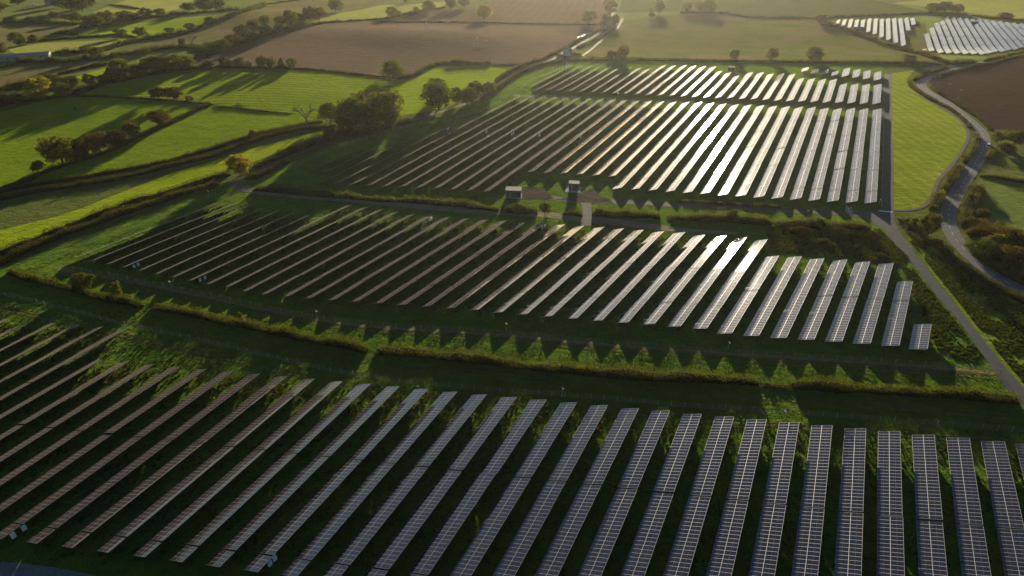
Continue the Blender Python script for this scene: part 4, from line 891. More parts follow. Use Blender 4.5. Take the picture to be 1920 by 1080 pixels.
# ------------------------------------------------------------------ vehicles
M_GLASS = plain('car_glass', (.015, .02, .028), .08, 0, .1, spec=.8)
M_TYRE = plain('tyre', (.02, .02, .02), .85)
M_LAMP = plain('lamp_lens', (.75, .75, .72), .15)
M_TAIL = plain('tail_lens', (.45, .02, .02), .2)
def car(pos, rz, col, label, van=False, group=None, coln='paint'):
    mpn = plain('car_' + coln, col, .25, .1, .03, spec=.6)
    root = empty('parked_car' if group else 'car', tuple(pos), rz); tag(root, label, 'van' if van else 'car', group)
    # side profile (x forward), extruded across with tumblehome
    prof = [(-2.15, .35), (-2.2, .85), (-2.05, 1.0), (-1.2, 1.02), (.95, 1.0), (1.9, .86), (2.15, .62), (2.15, .35)]
    m = MB(); w = .88
    def loft(pr, w0, w1, z0, z1):
        n = len(pr); V = []
        for s_ in (-1, 1):
            for x, z in pr: V.append((x, s_ * (w0 + (w1 - w0) * (z - z0) / (z1 - z0)), z))
        F = [tuple(range(n - 1, -1, -1)), tuple(range(n, 2 * n))] + [(i, (i + 1) % n, (i + 1) % n + n, i + n) for i in range(n)]
        return V, F
    m.add(*loft(prof, w, w - .04, .35, 1.0))
    top = 1.95 if van else 1.52
    cab = [(-2.0, 1.0), (-1.75, top - .06), (-1.5, top), (.15, top), (.35, top - .04), (1.05, 1.0)] if not van else [(-2.1, 1.0), (-2.08, top - .05), (-2.0, top), (.5, top), (.65, top - .05), (1.3, 1.0)]
    m.add(*loft(cab, w - .05, w - .20, 1.0, top))
    me = m.mesh('body'); o = link('body', me, mpn, parent=root); bv = o.modifiers.new('bevel', 'BEVEL'); bv.width = .05; bv.segments = 2; bv.limit_method = 'ANGLE'
    ws = []
    m = MB(); x0, x1 = (cab[4][0], cab[5][0]); a = Vector((x1 - .06, 0, 1.06)); bb = Vector((x0 + .03, 0, top - .1)); nrm = Vector((bb.z - a.z, 0, a.x - bb.x)).normalized() * .05
    m.add([(a.x + nrm.x, -.72, a.z + nrm.z), (a.x + nrm.x, .72, a.z + nrm.z), (bb.x + nrm.x, .62, bb.z + nrm.z), (bb.x + nrm.x, -.62, bb.z + nrm.z)], [(0, 1, 2, 3)]); link('windscreen', m.mesh('windscreen'), M_GLASS, parent=root)
    m = MB(); a = Vector((cab[0][0] + .03, 0, 1.1)); bb = Vector((cab[1][0] - .02, 0, top - .12))
    m.add([(a.x - .06, -.66, a.z), (a.x - .06, .66, a.z), (bb.x - .06, .58, bb.z), (bb.x - .06, -.58, bb.z)], [(3, 2, 1, 0)]); link('rear_window', m.mesh('rear_window'), M_GLASS, parent=root)
    for s_ in (-1, 1):
        m = MB(); k = lambda z: s_ * (w - .05 + (-.15) * (z - 1) / (top - 1) + .015)
        m.add([(-1.65, k(1.08), 1.08), (.72, k(1.08), 1.08), (.22, k(top - .12), top - .12), (-1.5, k(top - .12), top - .12)], [(0, 1, 2, 3) if s_ < 0 else (3, 2, 1, 0)]); link('side_window', m.mesh('side_window'), M_GLASS, parent=root)
        for x in (-1.35, 1.35):
            m = MB(); m.tube([(x, s_ * .70, .33), (x, s_ * .90, .33)], .33, 14); wh = link('wheel', m.mesh('wheel'), M_TYRE, parent=root)
            m = MB(); m.tube([(x, s_ * .90, .33), (x, s_ * .915, .33)], .2, 10); link('rim', m.mesh('rim'), M_POLE, parent=wh)
        m = MB(); m.box((2.12, s_ * .62, .70), (.14, .36, .16)); link('headlight', m.mesh('headlight'), M_LAMP, parent=root)
        m = MB(); m.box((-2.17, s_ * .68, .85), (.1, .26, .22)); link('tail_light', m.mesh('tail_light'), M_TAIL, parent=root)
        m = MB(); m.box((.72, s_ * .96, 1.08), (.12, .16, .12)); link('mirror', m.mesh('mirror'), mpn, parent=root)
    return root
def on_road(px0, px1, off=.13):
    a, b = G(*px0), G(*px1); return (a[0], a[1], a[2] + off), math.atan2(b[1] - a[1], b[0] - a[0])
p, r_ = on_road((1852, 277), (1846, 290)); c_ = car(p, r_, (.80, .82, .84), 'white van driving down the road bend', van=True, coln='white')
p, r_ = on_road((1836, 121), (1820, 124)); car(p, r_, (.70, .78, .85), 'pale car waiting at the far road junction', coln='silver')
p, r_ = on_road((1888, 109), (1900, 106)); car(p, r_, (.18, .28, .45), 'blue car on the far road above the ploughed field', coln='blue')
p, r_ = on_road((1144, 36), (1141, 50)); car(p, r_, (.75, .75, .75), 'car with bright glinting windscreen coming down the farm lane', coln='pale')
for i, (x, y, c, lab) in enumerate([(1086, 73, (.75, .75, .75), 'left of three pale vehicles parked at the stubble field edge'), (1092, 70, (.7, .7, .7), 'middle of three pale vehicles parked at the stubble field edge'), (1098, 67.5, (.75, .75, .73), 'right of three pale vehicles parked at the stubble field edge')]):
    car(tuple(G(x, y) + np.array([0, 0, .06])), .25, c, lab, van=(i == 0), group='vehicles parked at the stubble field', coln='pale')
for i, (x, y, c, lab) in enumerate([(55, 12, (.6, .6, .62), 'left pale car parked by the far house'), (62, 11, (.3, .35, .45), 'middle blue car parked by the far house'), (68, 10, (.65, .65, .65), 'right pale car parked by the far house')]):
    car(tuple(G(x, y) + np.array([0, 0, .06])), .1, c, lab, group='cars parked by the far house', coln='far%d' % i)
car(tuple(G(322, 91) + np.array([0, 0, .08])), .3, (.05, .06, .07), 'dark vehicle parked on the tan hillside', coln='black')
# ------------------------------------------------------------------ cattle and gulls
def cow(px, py, rz, label, leafc):
    b = G(px, py); root = empty('cow', tuple(b), rz); tag(root, label, 'cow', 'cattle in the left pasture')
    Vv = [(-.85, 0, 1.05), (-.35, 0, 1.02), (.25, 0, 1.0), (.75, 0, 1.1), (1.1, 0, 1.25), (1.4, 0, 1.28), (1.68, 0, 1.08)]
    R = [.30, .36, .37, .32, .2, .17, .1]; E_ = [(i, i + 1) for i in range(6)]
    for (i0, x, y) in ((0, -.85, .2), (0, -.85, -.2), (3, .75, .2), (3, .75, -.2)):
        k = len(Vv); kx = -.08 if i0 == 0 else .03
        Vv += [(x, y, .72), (x + kx, y, .40), (x, y, .02)]; R += [.13, .07, .06]; E_ += [(i0, k), (k, k + 1), (k + 1, k + 2)]
    for y in (-.2, .2):
        k = len(Vv); Vv.append((1.34, y * 1.2, 1.42)); R.append(.04); E_.append((5, k))
    k = len(Vv); Vv += [(-1.12, 0, 1.0), (-1.16, 0, .5)]; R += [.04, .03]; E_ += [(0, k), (k, k + 1)]
    me = bpy.data.meshes.new('body'); me.from_pydata(Vv, E_, []); o = link('body', me, plain('hide_' + leafc, {'black': (.015, .013, .012), 'brown': (.05, .025, .015)}[leafc], .8), parent=root)
    sk = o.modifiers.new('skin', 'SKIN')
    for i, sv in enumerate(me.skin_vertices[0].data): sv.radius = (R[i], R[i]); sv.use_root = (i == 2)
    o.modifiers.new('sub', 'SUBSURF').render_levels = 1
cow(141, 206, 2.3, 'black cow standing alone in the open pasture', 'black')
cow(112, 189, .3, 'dark cow grazing by the yellow-green tree hedge', 'brown')
cow(77, 191, -.4, 'dark cow furthest left along the pasture hedge', 'black')
def gull(px, py, dist, rz, label):
    d = ray(px, py); d /= np.linalg.norm(d); p = np.array([0, 0, CAMH]) + d * dist
    m = MB(); m.tube([(-.28, 0, 0), (-.1, 0, .02), (.12, 0, .02), (.26, 0, .03), (.34, 0, .02)], [.02, .07, .08, .05, .01], 8)
    for s_ in (-1, 1):
        m.add([(.10, s_ * .04, .04), (-.10, s_ * .04, .04), (-.06, s_ * .34, .16), (.14, s_ * .34, .16), (-.16, s_ * .72, .10), (.02, s_ * .66, .12)], [(0, 1, 2, 3), (3, 2, 4, 5)])
        m.add([(.10, s_ * .04, .025), (-.10, s_ * .04, .025), (-.06, s_ * .34, .15), (.14, s_ * .34, .15), (-.16, s_ * .72, .09), (.02, s_ * .66, .11)], [(3, 2, 1, 0), (5, 4, 2, 3)])
    o = link('gull', m.mesh('gull'), M_WHITE); o.location = p; o.rotation_euler = (0, .2, rz); tag(o, label, 'gull')
gull(895, 70.5, 420, 1.0, 'white gull gliding over the stubble beside the pole'); gull(912, 76.5, 430, 2.2, 'second smaller white gull over the stubble field')
# ------------------------------------------------------------------ rough grass
def tussocks(name, polys, n, leaf, smin, smax, seed, avoid=None):
    r = np.random.default_rng(seed); P = []
    for poly in polys:
        A = np.array([G(*p)[:2] for p in poly]); lo, hi = A.min(0), A.max(0)
        q = r.uniform(lo, hi, (n * 3, 2)); ins = np.zeros(len(q), bool)
        for i in range(len(A)):
            a, b = A[i], A[(i + 1) % len(A)]; c = ((a[1] > q[:, 1]) != (b[1] > q[:, 1]))
            with np.errstate(divide='ignore', invalid='ignore'): xi = (b[0] - a[0]) * (q[:, 1] - a[1]) / (b[1] - a[1]) + a[0]
            ins ^= c & (q[:, 0] < xi)
        q = q[ins][:n]
        # clumped: keep more where a slow pattern is high
        pat = np.sin(q[:, 0] * .31 + 2 * np.sin(q[:, 1] * .13)) * np.sin(q[:, 1] * .27 + 1.7 * np.sin(q[:, 0] * .17))
        P.append(q[r.random(len(q)) < .45 + .5 * pat])
    P = np.concatenate(P); k = len(P); S = r.uniform(smin, smax, k)
    V = []; 
    for j in range(3):
        a = r.uniform(0, PI, k) ; dx, dy = np.cos(a) * S * .7, np.sin(a) * S * .7; lx, ly = r.normal(0, .25, k) * S, r.normal(0, .25, k) * S
        z = tz(P[:, 0], P[:, 1]) + .05
        V.append(np.stack([np.column_stack([P[:, 0] - dx, P[:, 1] - dy, z]), np.column_stack([P[:, 0] + dx, P[:, 1] + dy, z]), np.column_stack([P[:, 0] + dx * .7 + lx, P[:, 1] + dy * .7 + ly, z + S * r.uniform(.6, 1.1, k)]), np.column_stack([P[:, 0] - dx * .8 + lx, P[:, 1] - dy * .8 + ly, z + S * r.uniform(.5, 1, k)])], 1).reshape(-1, 3))
    V = np.concatenate(V); o = link(name, np_mesh(name, V, np.arange(len(V)).reshape(-1, 4)), LEAF[leaf]); tag(o, kind='stuff'); return o
LEAF['grass'] = leafmat('leaf_grass', (.030, .050, .010), (.105, .125, .022), .35)
LEAF['weed'] = leafmat('leaf_weed', (.028, .032, .014), (.105, .085, .040), .3)
tussocks('grass', [[(-60, 560), (200, 606), (640, 706), (1000, 745), (1925, 815), (2000, 1060), (-100, 1060), (-250, 800)]], 26000, 'grass', .14, .34, 21)
tussocks('grass', [[(20, 515), (420, 370), (900, 395), (1390, 440), (1600, 440), (1720, 500), (1860, 690), (1000, 640), (560, 600), (260, 560)], [(20, 520), (260, 565), (620, 612), (1000, 645), (1860, 705), (1900, 810), (1000, 740), (640, 700), (200, 600)]], 22000, 'grass', .12, .26, 22)
tussocks('grass', [[(1450, 455), (1640, 440), (1700, 490), (1860, 690), (1760, 660), (1690, 500)], [(1700, 445), (1760, 480), (1920, 575), (1920, 720), (1840, 620)], [(1440, 425), (1650, 430), (1700, 480), (1690, 495), (1440, 470)]], 9000, 'grass', .2, .6, 23)
tussocks('undergrowth', [[(-60, 600), (240, 620), (420, 690), (1000, 760), (1700, 820), (1925, 840), (2000, 1060), (-100, 1060), (-250, 800)]], 9000, 'weed', .2, .5, 24)

# dead growth under the rows of the two nearer fields
def row_weeds():
    r = np.random.default_rng(31); P = []
    for nm in ('A', 'C'):
        for k, (far, near) in ROWS[nm][3].items():
            d, n, q, a = frame_of(nm, k); m = int((far - near) * 2.2)
            s = r.uniform(max(near, 40 if nm == 'A' else near), far, m); o = q + r.normal(4.4, .7, m)
            P.append(s[:, None] * d + o[:, None] * n)
    P = np.concatenate(P); k = len(P); S = r.uniform(.18, .5, k); V = []
    for j in range(2):
        a = r.uniform(0, PI, k); dx, dy = np.cos(a) * S * .7, np.sin(a) * S * .7; z = tz(P[:, 0], P[:, 1]) + .05; lx = r.normal(0, .2, k)
        V.append(np.stack([np.column_stack([P[:, 0] - dx, P[:, 1] - dy, z]), np.column_stack([P[:, 0] + dx, P[:, 1] + dy, z]), np.column_stack([P[:, 0] + dx + lx * S, P[:, 1] + dy, z + S * r.uniform(.6, 1.2, k)]), np.column_stack([P[:, 0] - dx + lx * S, P[:, 1] - dy, z + S * r.uniform(.4, 1, k)])], 1).reshape(-1, 3))
    V = np.concatenate(V); tag(link('undergrowth', np_mesh('undergrowth', V, np.arange(len(V)).reshape(-1, 4)), leafmat('leaf_dead', (.05, .035, .022), (.16, .11, .07), .3)), kind='stuff')
row_weeds()
# wheel ruts along the corridors
M_RUT = grass('rut_soil', (.030, .030, .012), (.085, .080, .030), (.10, .075, .05), .3, bump=.4)
for ln in ([(0, 577), (185, 618), (433, 673), (627, 717), (848, 744), (1110, 766), (1385, 792), (1665, 812), (1925, 833)], [(110, 512), (210, 527), (345, 555), (475, 583), (627, 613), (915, 636), (1255, 665), (1475, 681), (1780, 700), (1860, 708)], [(240, 575), (420, 626), (600, 668), (800, 690), (1000, 712), (1250, 733), (1500, 750), (1700, 765), (1900, 782)]):
    C0 = smooth_line(Gs(ln), 4, 4); T0 = np.gradient(C0[:, :2], axis=0); T0 /= np.hypot(*T0.T)[:, None]; N0 = np.stack([-T0[:, 1], T0[:, 0]], 1)
    for s_ in (-.9, .9):
        L0 = C0.copy(); L0[:, :2] += N0 * s_; strip('wheel_rut', L0, .55, M_RUT, .09)
# ------------------------------------------------------------------ trees: base px, base py, top py, width px, style, leaf, label, group
TR = [
 (119, 309, 253, 64, 'round', 'olive', 'largest round tree in the hedge between the pastures', None),
 (158, 303, 258, 30, 'tall', 'purple', 'narrow dark tree close beside the largest round hedge tree', None),
 (188, 286, 247, 46, 'round', 'rust', 'rusty round tree, third in the hedge line of the pastures', None),
 (222, 277, 243, 40, 'round', 'purple', 'dark rounded tree between two rusty trees in the pasture hedge', None),
 (250, 259, 226, 34, 'round', 'rust', 'reddish oval tree in the upper half of the pasture hedge', None),
 (302, 236, 207, 41, 'spread', 'rust', 'lone spreading tree near the top of the pasture hedge', None),
 (72, 322, 301, 27, 'round', 'dark', 'small dark tree at the lower end of the pasture hedge', None),
 (452, 328, 287, 46, 'round', 'yellow', 'bright yellow-leaved round tree beside the lane end', None),
 (474, 259, 242, 13, 'shrub', 'purple', 'small brown shrub alone by the double-hedged lane', None),
 (620, 231, 192, 40, 'spread', 'green', 'spreading green tree on the left of the tall clump by the lane', 'tree clump beside the grey lane'),
 (656, 246, 181, 62, 'round', 'green', 'big domed tree with sunlit top in the tall clump by the lane', 'tree clump beside the grey lane'),
 (690, 252, 200, 58, 'round', 'dark', 'dark lower tree at the front of the tall clump by the lane', 'tree clump beside the grey lane'),
 (724, 236, 169, 72, 'round', 'olive', 'widest tree on the right of the tall clump by the lane', 'tree clump beside the grey lane'),
 (733, 240, 205, 30, 'round', 'green', 'small round tree in front of the widest clump tree', 'tree clump beside the grey lane'),
 (676, 222, 172, 34, 'round', 'rust', 'brownish tree behind the domed clump tree', 'tree clump beside the grey lane'),
 (625, 262, 234, 46, 'shrub', 'dark', 'wide dark bush at the foot of the tall clump', 'tree clump beside the grey lane'),
 (823, 206, 152, 54, 'round', 'green', 'big egg-shaped tree beside the bright corner field', 'trees beside the bright corner field'),
 (818, 190, 147, 44, 'round', 'dark', 'dark tree tucked behind the big egg-shaped tree', 'trees beside the bright corner field'),
 (857, 195, 164, 26, 'round', 'dark', 'dark small tree right of the big egg-shaped tree', 'trees beside the bright corner field'),
 (877, 197, 163, 36, 'round', 'green', 'round green tree midway to the lane hedge', 'trees beside the bright corner field'),
 (891, 184, 153, 32, 'round', 'purple', 'dark purple-brown tree by the bright corner field', 'trees beside the bright corner field'),
 (918, 180, 154, 31, 'round', 'olive', 'pale olive tree nearest the lane hedge', 'trees beside the bright corner field'),
 (737, 147, 111, 40, 'willow', 'green', 'willow standing alone at the edge of the stubble field', None),
 (299, 187, 163, 34, 'spread', 'purple', 'left of two dark trees on the low hedge of the cow pasture', None),
 (328, 189, 163, 36, 'spread', 'purple', 'right of two dark trees on the low hedge of the cow pasture', None),
 (356, 189, 179, 15, 'shrub', 'purple', 'small round bush beside the two dark trees', None),
 (77, 185, 143, 48, 'round', 'yellow', 'bright yellow-green tree in the cow pasture corner', None),
 (118, 182, 155, 36, 'round', 'olive', 'paler round tree right of the yellow-green tree', None),
 (103, 164, 138, 36, 'round', 'olive', 'olive tree behind the yellow-green tree', None),
 (135, 166, 142, 32, 'round', 'dark', 'dark tree behind the paler round tree', None),
 (9, 200, 172, 28, 'round', 'dark', 'dark tree at the left edge of the cow pasture', None),
 (34, 195, 175, 30, 'round', 'dark', 'dark tree between the left edge and yellow-green tree', None),
 (33, 172, 153, 32, 'round', 'dark', 'dark tree behind the pasture corner at far left', None),
 (60, 168, 148, 30, 'round', 'olive', 'olive tree behind the pasture corner at far left', None),
 (171, 160, 137, 24, 'round', 'dark', 'first dark tree in the belt above the upper field', 'tree belt above the upper field'),
 (200, 156, 138, 26, 'round', 'dark', 'second tree in the belt above the upper field', 'tree belt above the upper field'),
 (214, 149, 126, 34, 'round', 'dark', 'third tree in the belt above the upper field', 'tree belt above the upper field'),
 (233, 147, 108, 42, 'round', 'green', 'tall green tree in the belt above the upper field', 'tree belt above the upper field'),
 (262, 144, 120, 36, 'round', 'dark', 'dark tree right of the tall green belt tree', 'tree belt above the upper field'),
 (292, 138, 102, 44, 'round', 'olive', 'large left dome of the belt above the upper field', 'tree belt above the upper field'),
 (323, 135, 101, 46, 'round', 'olive', 'large middle dome of the belt above the upper field', 'tree belt above the upper field'),
 (350, 131, 104, 34, 'round', 'olive', 'right dome of the belt above the upper field', 'tree belt above the upper field'),
 (392, 128, 113, 24, 'round', 'dark', 'low dark tree at the right end of the belt', 'tree belt above the upper field'),
 (424, 128, 105, 22, 'round', 'dark', 'first small tree in the row below the stubble field', 'row of small trees below the stubble field'),
 (436, 128, 112, 16, 'round', 'dark', 'second small tree in the row below the stubble field', 'row of small trees below the stubble field'),
 (451, 128, 106, 19, 'round', 'dark', 'third small tree in the row below the stubble field', 'row of small trees below the stubble field'),
 (467, 128, 114, 14, 'shrub', 'dark', 'low bush in the row of trees below the stubble field', 'row of small trees below the stubble field'),
 (492, 129, 105, 21, 'round', 'dark', 'stout dark tree in the row below the stubble field', 'row of small trees below the stubble field'),
 (509, 129, 107, 20, 'round', 'green', 'lighter tree touching the stout dark one in the row', 'row of small trees below the stubble field'),
 (529, 129, 109, 13, 'tall', 'dark', 'thin tree, second last in the row below the stubble', 'row of small trees below the stubble field'),
 (549, 129, 108, 18, 'round', 'green', 'last tree at the right end of the row below the stubble', 'row of small trees below the stubble field'),
 (455, 69, 47, 30, 'round', 'rust', 'brown round tree on the tan hillside hedge', None),
 (497, 68, 45, 26, 'round', 'dark', 'dark tree just below the light green hillside tree', None),
 (498, 50, 28, 22, 'round', 'green', 'light green tree on the tan hillside', None),
 (477, 60, 35, 26, 'round', 'olive', 'olive tree left of the light green hillside tree', None),
 (545, 55, 18, 28, 'spread', 'olive', 'tall open tree at the left tip of the pale field', None),
 (524, 58, 42, 16, 'round', 'green', 'small bright tree left of the tall open tree', None),
 (526, 48, 30, 22, 'round', 'dark', 'dark tree behind the tall open tree', None),
 (561, 44, 24, 26, 'round', 'dark', 'shadowy tree behind the pale field tip', None),
 (599, 39, 12, 26, 'round', 'olive', 'round tree casting a shadow on the pale field', None),
 (580, 38, 12, 24, 'round', 'dark', 'darker tree left of the pale field round tree', None),
 (630, 23, -1, 28, 'round', 'olive', 'tall hazy tree at the top of the pale field', None),
 (343, 91, 71, 15, 'round', 'rust', 'small rusty tree by the bare one on the tan hillside', None),
 (370, 107, 82, 36, 'round', 'dark', 'dark mass at the left end of the overgrown hedge', 'trees in the overgrown hedge above the stubble'),
 (400, 100, 78, 38, 'round', 'dark', 'second dark tree of the overgrown hedge', 'trees in the overgrown hedge above the stubble'),
 (420, 94, 73, 34, 'round', 'dark', 'third dark tree of the overgrown hedge', 'trees in the overgrown hedge above the stubble'),
 (440, 86, 63, 28, 'round', 'rust', 'rusty tree of the overgrown hedge above the stubble', 'trees in the overgrown hedge above the stubble'),
 (470, 76, 61, 26, 'round', 'dark', 'last low tree of the overgrown hedge', 'trees in the overgrown hedge above the stubble'),
 (735, 33, 12, 21, 'round', 'green', 'green tree at the corner of the far stubble field', None),
 (748, 33, 20, 12, 'round', 'dark', 'small dark tree beside the green corner tree', None),
 (770, 30, 20, 11, 'round', 'dark', 'small dark bush tree midway along the pale field hedge', None),
 (781, 25, 12, 12, 'round', 'olive', 'thin olive tree left of the dark pale-field tree', None),
 (804, 22, 1, 24, 'round', 'dark', 'dark tree in the middle of the pale field hedge', None),
 (846, 17, -5, 22, 'round', 'olive', 'hazy olive tree, left of a pair at the far stubble', None),
 (871, 14, -6, 24, 'round', 'olive', 'hazy olive tree, right of a pair at the far stubble', None),
 (908, 36, 9, 28, 'round', 'yellow', 'yellowing tree alone in the far stubble field', None),
 (760, 5, -6, 12, 'round', 'dark', 'tiny dark tree on the skyline edge of pale field', None),
 (1105, 44, 20, 26, 'round', 'olive', 'hazy round tree left of the far end of the lane', None),
 (1143, 28, -2, 26, 'round', 'rust', 'rusty tree over the far end of the lane', None),
 (1136, 48, 24, 18, 'round', 'dark', 'dark tree left of the lit car on the lane', None),
 (1153, 48, 26, 16, 'round', 'rust', 'reddish tree right of the lit car on the lane', None),
 (1235, 25, 1, 22, 'round', 'olive', 'hazy tree at the left end of the olive field hedge', None),
 (1288, 24, 4, 20, 'round', 'olive', 'first of three hazy trees on the olive field hedge', None),
 (1314, 24, 3, 24, 'round', 'olive', 'middle of three hazy trees on the olive field hedge', None),
 (1332, 24, 1, 22, 'round', 'olive', 'third of three hazy trees on the olive field hedge', None),
 (1221, 34, 14, 14, 'tall', 'olive', 'slim hazy tree in the glare behind the mown field', None),
 (1168, 112, 84, 22, 'round', 'olive', 'taller of three trees behind the left of the solar strip', None),
 (1145, 111, 95, 16, 'round', 'dark', 'left of three trees behind the left of the solar strip', None),
 (1156, 111, 96, 14, 'round', 'olive', 'middle low tree of three behind the solar strip', None),
 (1376, 113, 93, 18, 'round', 'dark', 'small tree on the back hedge above the small cabin', None),
 (1447, 114, 89, 21, 'round', 'olive', 'small round tree alone on the back hedge', None),
 (1527, 115, 87, 30, 'round', 'green', 'largest round tree alone on the back hedge', None),
 (1703, 119, 100, 26, 'round', 'olive', 'broad tree at the right end of the back hedge', None),
 (1538, 45, 26, 24, 'round', 'olive', 'hazy tree at the left end of the diagonal hedge', None),
 (1752, 24, 5, 30, 'round', 'dark', 'left tree of the clump above the far solar blocks', 'clump above the far solar blocks'),
 (1770, 23, 2, 26, 'round', 'dark', 'middle tree of the clump above the far solar blocks', 'clump above the far solar blocks'),
 (1793, 25, 7, 26, 'round', 'olive', 'right tree of the clump above the far solar blocks', 'clump above the far solar blocks'),
 (1886, 36, 23, 27, 'round', 'rust', 'rusty tree above the far bright solar block', None),
 (104, 37, 21, 20, 'round', 'rust', 'rusty tree in the belt over the dark brown strip', 'far tree belt at top left'),
 (84, 42, 30, 22, 'round', 'dark', 'dark tree left of the rusty one in the far belt', 'far tree belt at top left'),
 (60, 42, 31, 22, 'round', 'dark', 'low dark tree further left in the far belt', 'far tree belt at top left'),
 (20, 43, 31, 26, 'round', 'dark', 'dark tree at the left end of the far belt', 'far tree belt at top left'),
 (123, 38, 25, 17, 'round', 'rust', 'small rusty tree right of the rusty far belt tree', 'far tree belt at top left'),
 (144, 42, 23, 26, 'round', 'olive', 'olive tree in the middle of the far belt', 'far tree belt at top left'),
 (176, 54, 27, 42, 'round', 'dark', 'wide dark tree at the left tip of the bright far field', 'far tree belt at top left'),
 (200, 44, 20, 32, 'round', 'olive', 'big olive tree behind the wide dark one', 'far tree belt at top left'),
 (235, 37, 20, 30, 'round', 'olive', 'olive tree above the left of the bright far field', 'far tree belt at top left'),
 (254, 37, 24, 22, 'round', 'dark', 'dark tree above the left of the bright far field', 'far tree belt at top left'),
 (277, 34, 14, 27, 'round', 'dark', 'dark round tree above the middle of the bright far field', 'far tree belt at top left'),
 (300, 29, 15, 22, 'round', 'olive', 'pale tree above the middle of the bright far field', 'far tree belt at top left'),
 (354, 22, 4, 24, 'round', 'dark', 'dark tree above the right of the bright far field', 'far tree belt at top left'),
 (384, 21, -4, 36, 'round', 'dark', 'largest dark tree above the right of bright far field', 'far tree belt at top left'),
 (410, 19, -3, 26, 'round', 'dark', 'dark tree beside the largest one above bright far field', 'far tree belt at top left'),
 (135, 20, -6, 32, 'round', 'dark', 'dark tree at the top edge, left of a trio', 'trees at the top left edge'),
 (155, 21, -4, 32, 'round', 'dark', 'dark tree at the top edge, middle of a trio', 'trees at the top left edge'),
 (170, 13, -6, 22, 'round', 'rust', 'dark tree at the top edge, right of a trio', 'trees at the top left edge'),
 (35, 8, -6, 26, 'round', 'dark', 'hazy tree behind the parked cars at the top left', 'trees at the top left edge'),
 (110, 14, -4, 24, 'round', 'dark', 'hazy tree right of the far house at the top left', 'trees at the top left edge'),
 (3, 22, 2, 22, 'round', 'olive', 'hazy tree in the top left corner', 'trees at the top left edge'),
 (38, 85, 58, 30, 'round', 'green', 'big round tree alone on the pale strip hedge', None),
 (63, 81, 64, 20, 'round', 'dark', 'dark tree beside the big round one on the strip hedge', None),
 (4, 102, 78, 24, 'round', 'olive', 'tree at the left edge behind the pale barn', None),
 (228, 71, 53, 24, 'round', 'dark', 'dark tree below the bright far field', None),
 (266, 71, 49, 25, 'round', 'green', 'round tree at the lower corner of the bright far field', None),
 (250, 77, 67, 22, 'shrub', 'green', 'low green bush below the round corner tree', None),
 (161, 102, 87, 20, 'round', 'dark', 'dark tree above the long tree hedge', None),
 (181, 110, 86, 26, 'round', 'olive', 'olive tree in the long tree hedge near the barn', None),
 (213, 109, 98, 13, 'shrub', 'dark', 'small bush right of the olive tree in the tree hedge', None),
 (273, 103, 91, 23, 'round', 'dark', 'dark tree in the right half of the long tree hedge', None),
 (319, 62, 51, 19, 'round', 'dark', 'round bush tree at the lower edge of the bright far field', None),
 (356, 56, 43, 20, 'round', 'dark', 'tree on the dark hedge right of the bush tree', None),
 (393, 44, 30, 16, 'round', 'dark', 'dark tree at the right tip of the bright far field', None),
 (160, 541, 510, 41, 'round', 'hedge_gold', 'round golden bush tree standing in the near hedge', None),
 (222, 558, 527, 26, 'tall', 'olive', 'upright ragged tree beside the golden bush tree', None),
 (454, 606, 584, 13, 'tall', 'olive', 'thin sapling sticking out of the wavy near hedge', None),
 (1869, 268, 245, 24, 'round', 'olive', 'dark tree just beyond the white van', None),
 (1901, 275, 243, 38, 'spread', 'olive', 'spreading tree right of the white van by the ploughed field', None),
 (1885, 290, 266, 30, 'round', 'purple', 'dark tree below the spreading tree by the road', None),
 (1739, 440, 398, 40, 'round', 'olive', 'tall rounded tree between the track and the road', None),
 (1712, 428, 408, 26, 'shrub', 'olive', 'low bush beside the track left of the rounded tree', None),
 (1827, 364, 348, 28, 'round', 'hedge_gold', 'round golden bush on the outer roadside', None),
 (1825, 428, 406, 32, 'round', 'bramble', 'bushy tree on the outer roadside below the golden bush', None),
 (1842, 408, 391, 26, 'round', 'bramble', 'bushy tree left of the dark green paddock', None),
 (1902, 462, 428, 60, 'round', 'rust', 'large rusty tree at the right edge below the paddock', None),
 (1862, 466, 435, 42, 'round', 'olive', 'olive tree left of the large rusty one', None),
 (1846, 482, 450, 40, 'round', 'dark', 'dark tree on the roadside below the rusty thicket', None),
 (1890, 494, 460, 58, 'round', 'rust', 'dark rusty tree near the right edge above the road', None),
 (1806, 298, 288, 13, 'shrub', 'yellow', 'yellow bush on the roadside below the ditch bend', None),
 (1764, 368, 354, 13, 'shrub', 'yellow', 'yellow bush midway along the roadside scrub', None),
 (1754, 393, 383, 13, 'shrub', 'yellow', 'yellow bush nearest the track junction', None),
 (1827, 264, 258, 8, 'shrub', 'yellow', 'small yellow bush opposite the white van', None),
 (1022, 402, 379, 22, 'round', 'hedge_gold', 'round bush in the hedge right of the dark cabin', None),
 (972, 402, 384, 30, 'shrub', 'hedge', 'wide dark bush in front of the dark cabin', None),
 (1370, 412, 392, 22, 'round', 'hedge_gold', 'taller bush rising from the loose hedge', None),
 (1532, 424, 408, 30, 'shrub', 'bramble', 'dark bush in the bramble thicket below the path', None),
 (1500, 440, 424, 36, 'shrub', 'bramble', 'broad bush at the lower edge of the bramble thicket', None),
 (1575, 446, 428, 40, 'shrub', 'bramble', 'broad bush on the slope beside the tarmac track', None),
 (1632, 452, 434, 34, 'shrub', 'bramble', 'bush at the bend of the tarmac track', None),
 (1545, 462, 448, 36, 'shrub', 'bramble', 'low bush on the rough slope above the middle field', None),
 (1606, 474, 460, 32, 'shrub', 'bramble', 'low bush on the rough slope nearer the track', None),
 (1650, 488, 474, 26, 'shrub', 'bramble', 'lowest bush on the rough slope beside the track', None),
]
for t in TR:
    tree(*t)
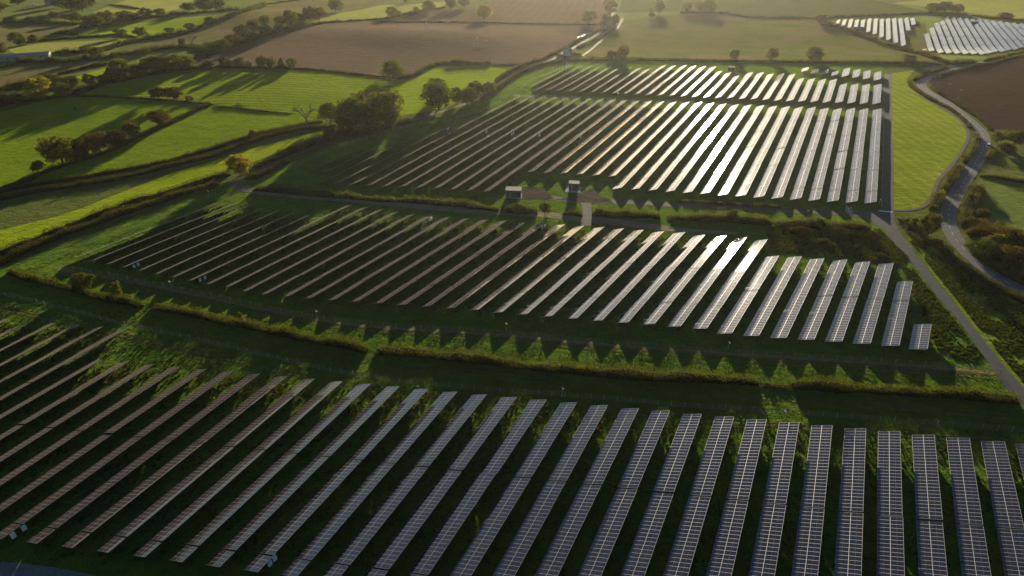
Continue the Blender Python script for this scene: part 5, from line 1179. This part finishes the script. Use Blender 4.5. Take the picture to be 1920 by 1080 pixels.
bare_tree(577, 241, 194, 44, 'bare leafless tree at the end of the double-hedged lane', 5)
bare_tree(362, 90, 62, 24, 'half bare tree on the tan hillside hedge', 9)

# ------------------------------------------------------------------ light, air, view
W = bpy.data.worlds.new('World'); SC.world = W; W.use_nodes = True
nt = W.node_tree; nt.nodes.clear(); h = NT(nt)
sky = h.n('ShaderNodeTexSky', sky_type='NISHITA', sun_disc=False); sky.sun_elevation = SUN_EL; sky.sun_rotation = SUN_AZ
sky.altitude = 100; sky.air_density = 1.0; sky.dust_density = .45; sky.ozone_density = 3.0
bg = h.n('ShaderNodeBackground'); bg.inputs[1].default_value = .048; h.l(sky.outputs[0], bg.inputs[0]); h.l(bg.outputs[0], h.n('ShaderNodeOutputWorld').inputs[0])
sd = bpy.data.lights.new('sun', 'SUN'); sd.energy = 5.0; sd.angle = math.radians(.5); sd.color = (1.0, .86, .63)
so = bpy.data.objects.new('sun', sd); COL.objects.link(so)
dirv = Vector((math.sin(SUN_AZ) * math.cos(SUN_EL), math.cos(SUN_AZ) * math.cos(SUN_EL), math.sin(SUN_EL)))
so.rotation_euler = dirv.to_track_quat('Z', 'Y').to_euler(); so.location = dirv * 900

hb = MB(); hb.box((0, 710, 54), (3420, 2080, 138))
zmin = float(V.min() if False else -16.0)
hz_me = MB(); hz_me.box((0, 710, (zmin + 126) / 2), (3420, 2080, 126 - zmin)); hm = hz_me.mesh('haze')
m, nt = new_mat('haze_air'); h = NT(nt); v = h.n('ShaderNodeVolumePrincipled')
v.inputs['Color'].default_value = (.92, .89, .84, 1); v.inputs['Density'].default_value = HAZE; v.inputs['Anisotropy'].default_value = .68
h.l(v.outputs[0], h.n('ShaderNodeOutputMaterial').inputs['Volume'])
ho = link('haze', hm, m); tag(ho, kind='stuff')

SC.view_settings.view_transform = 'Standard'; SC.view_settings.look = 'None'; SC.view_settings.gamma = 1; SC.view_settings.exposure = EXPO
SC.render.engine = 'CYCLES'; cy = SC.cycles
cy.use_denoising = True; cy.max_bounces = 5; cy.diffuse_bounces = 2; cy.glossy_bounces = 3; cy.transmission_bounces = 3; cy.volume_bounces = 0; cy.transparent_max_bounces = 4
cy.use_adaptive_sampling = True; cy.adaptive_threshold = .015; cy.sample_clamp_indirect = 8; cy.volume_step_rate = 4
SC.render.use_motion_blur = False
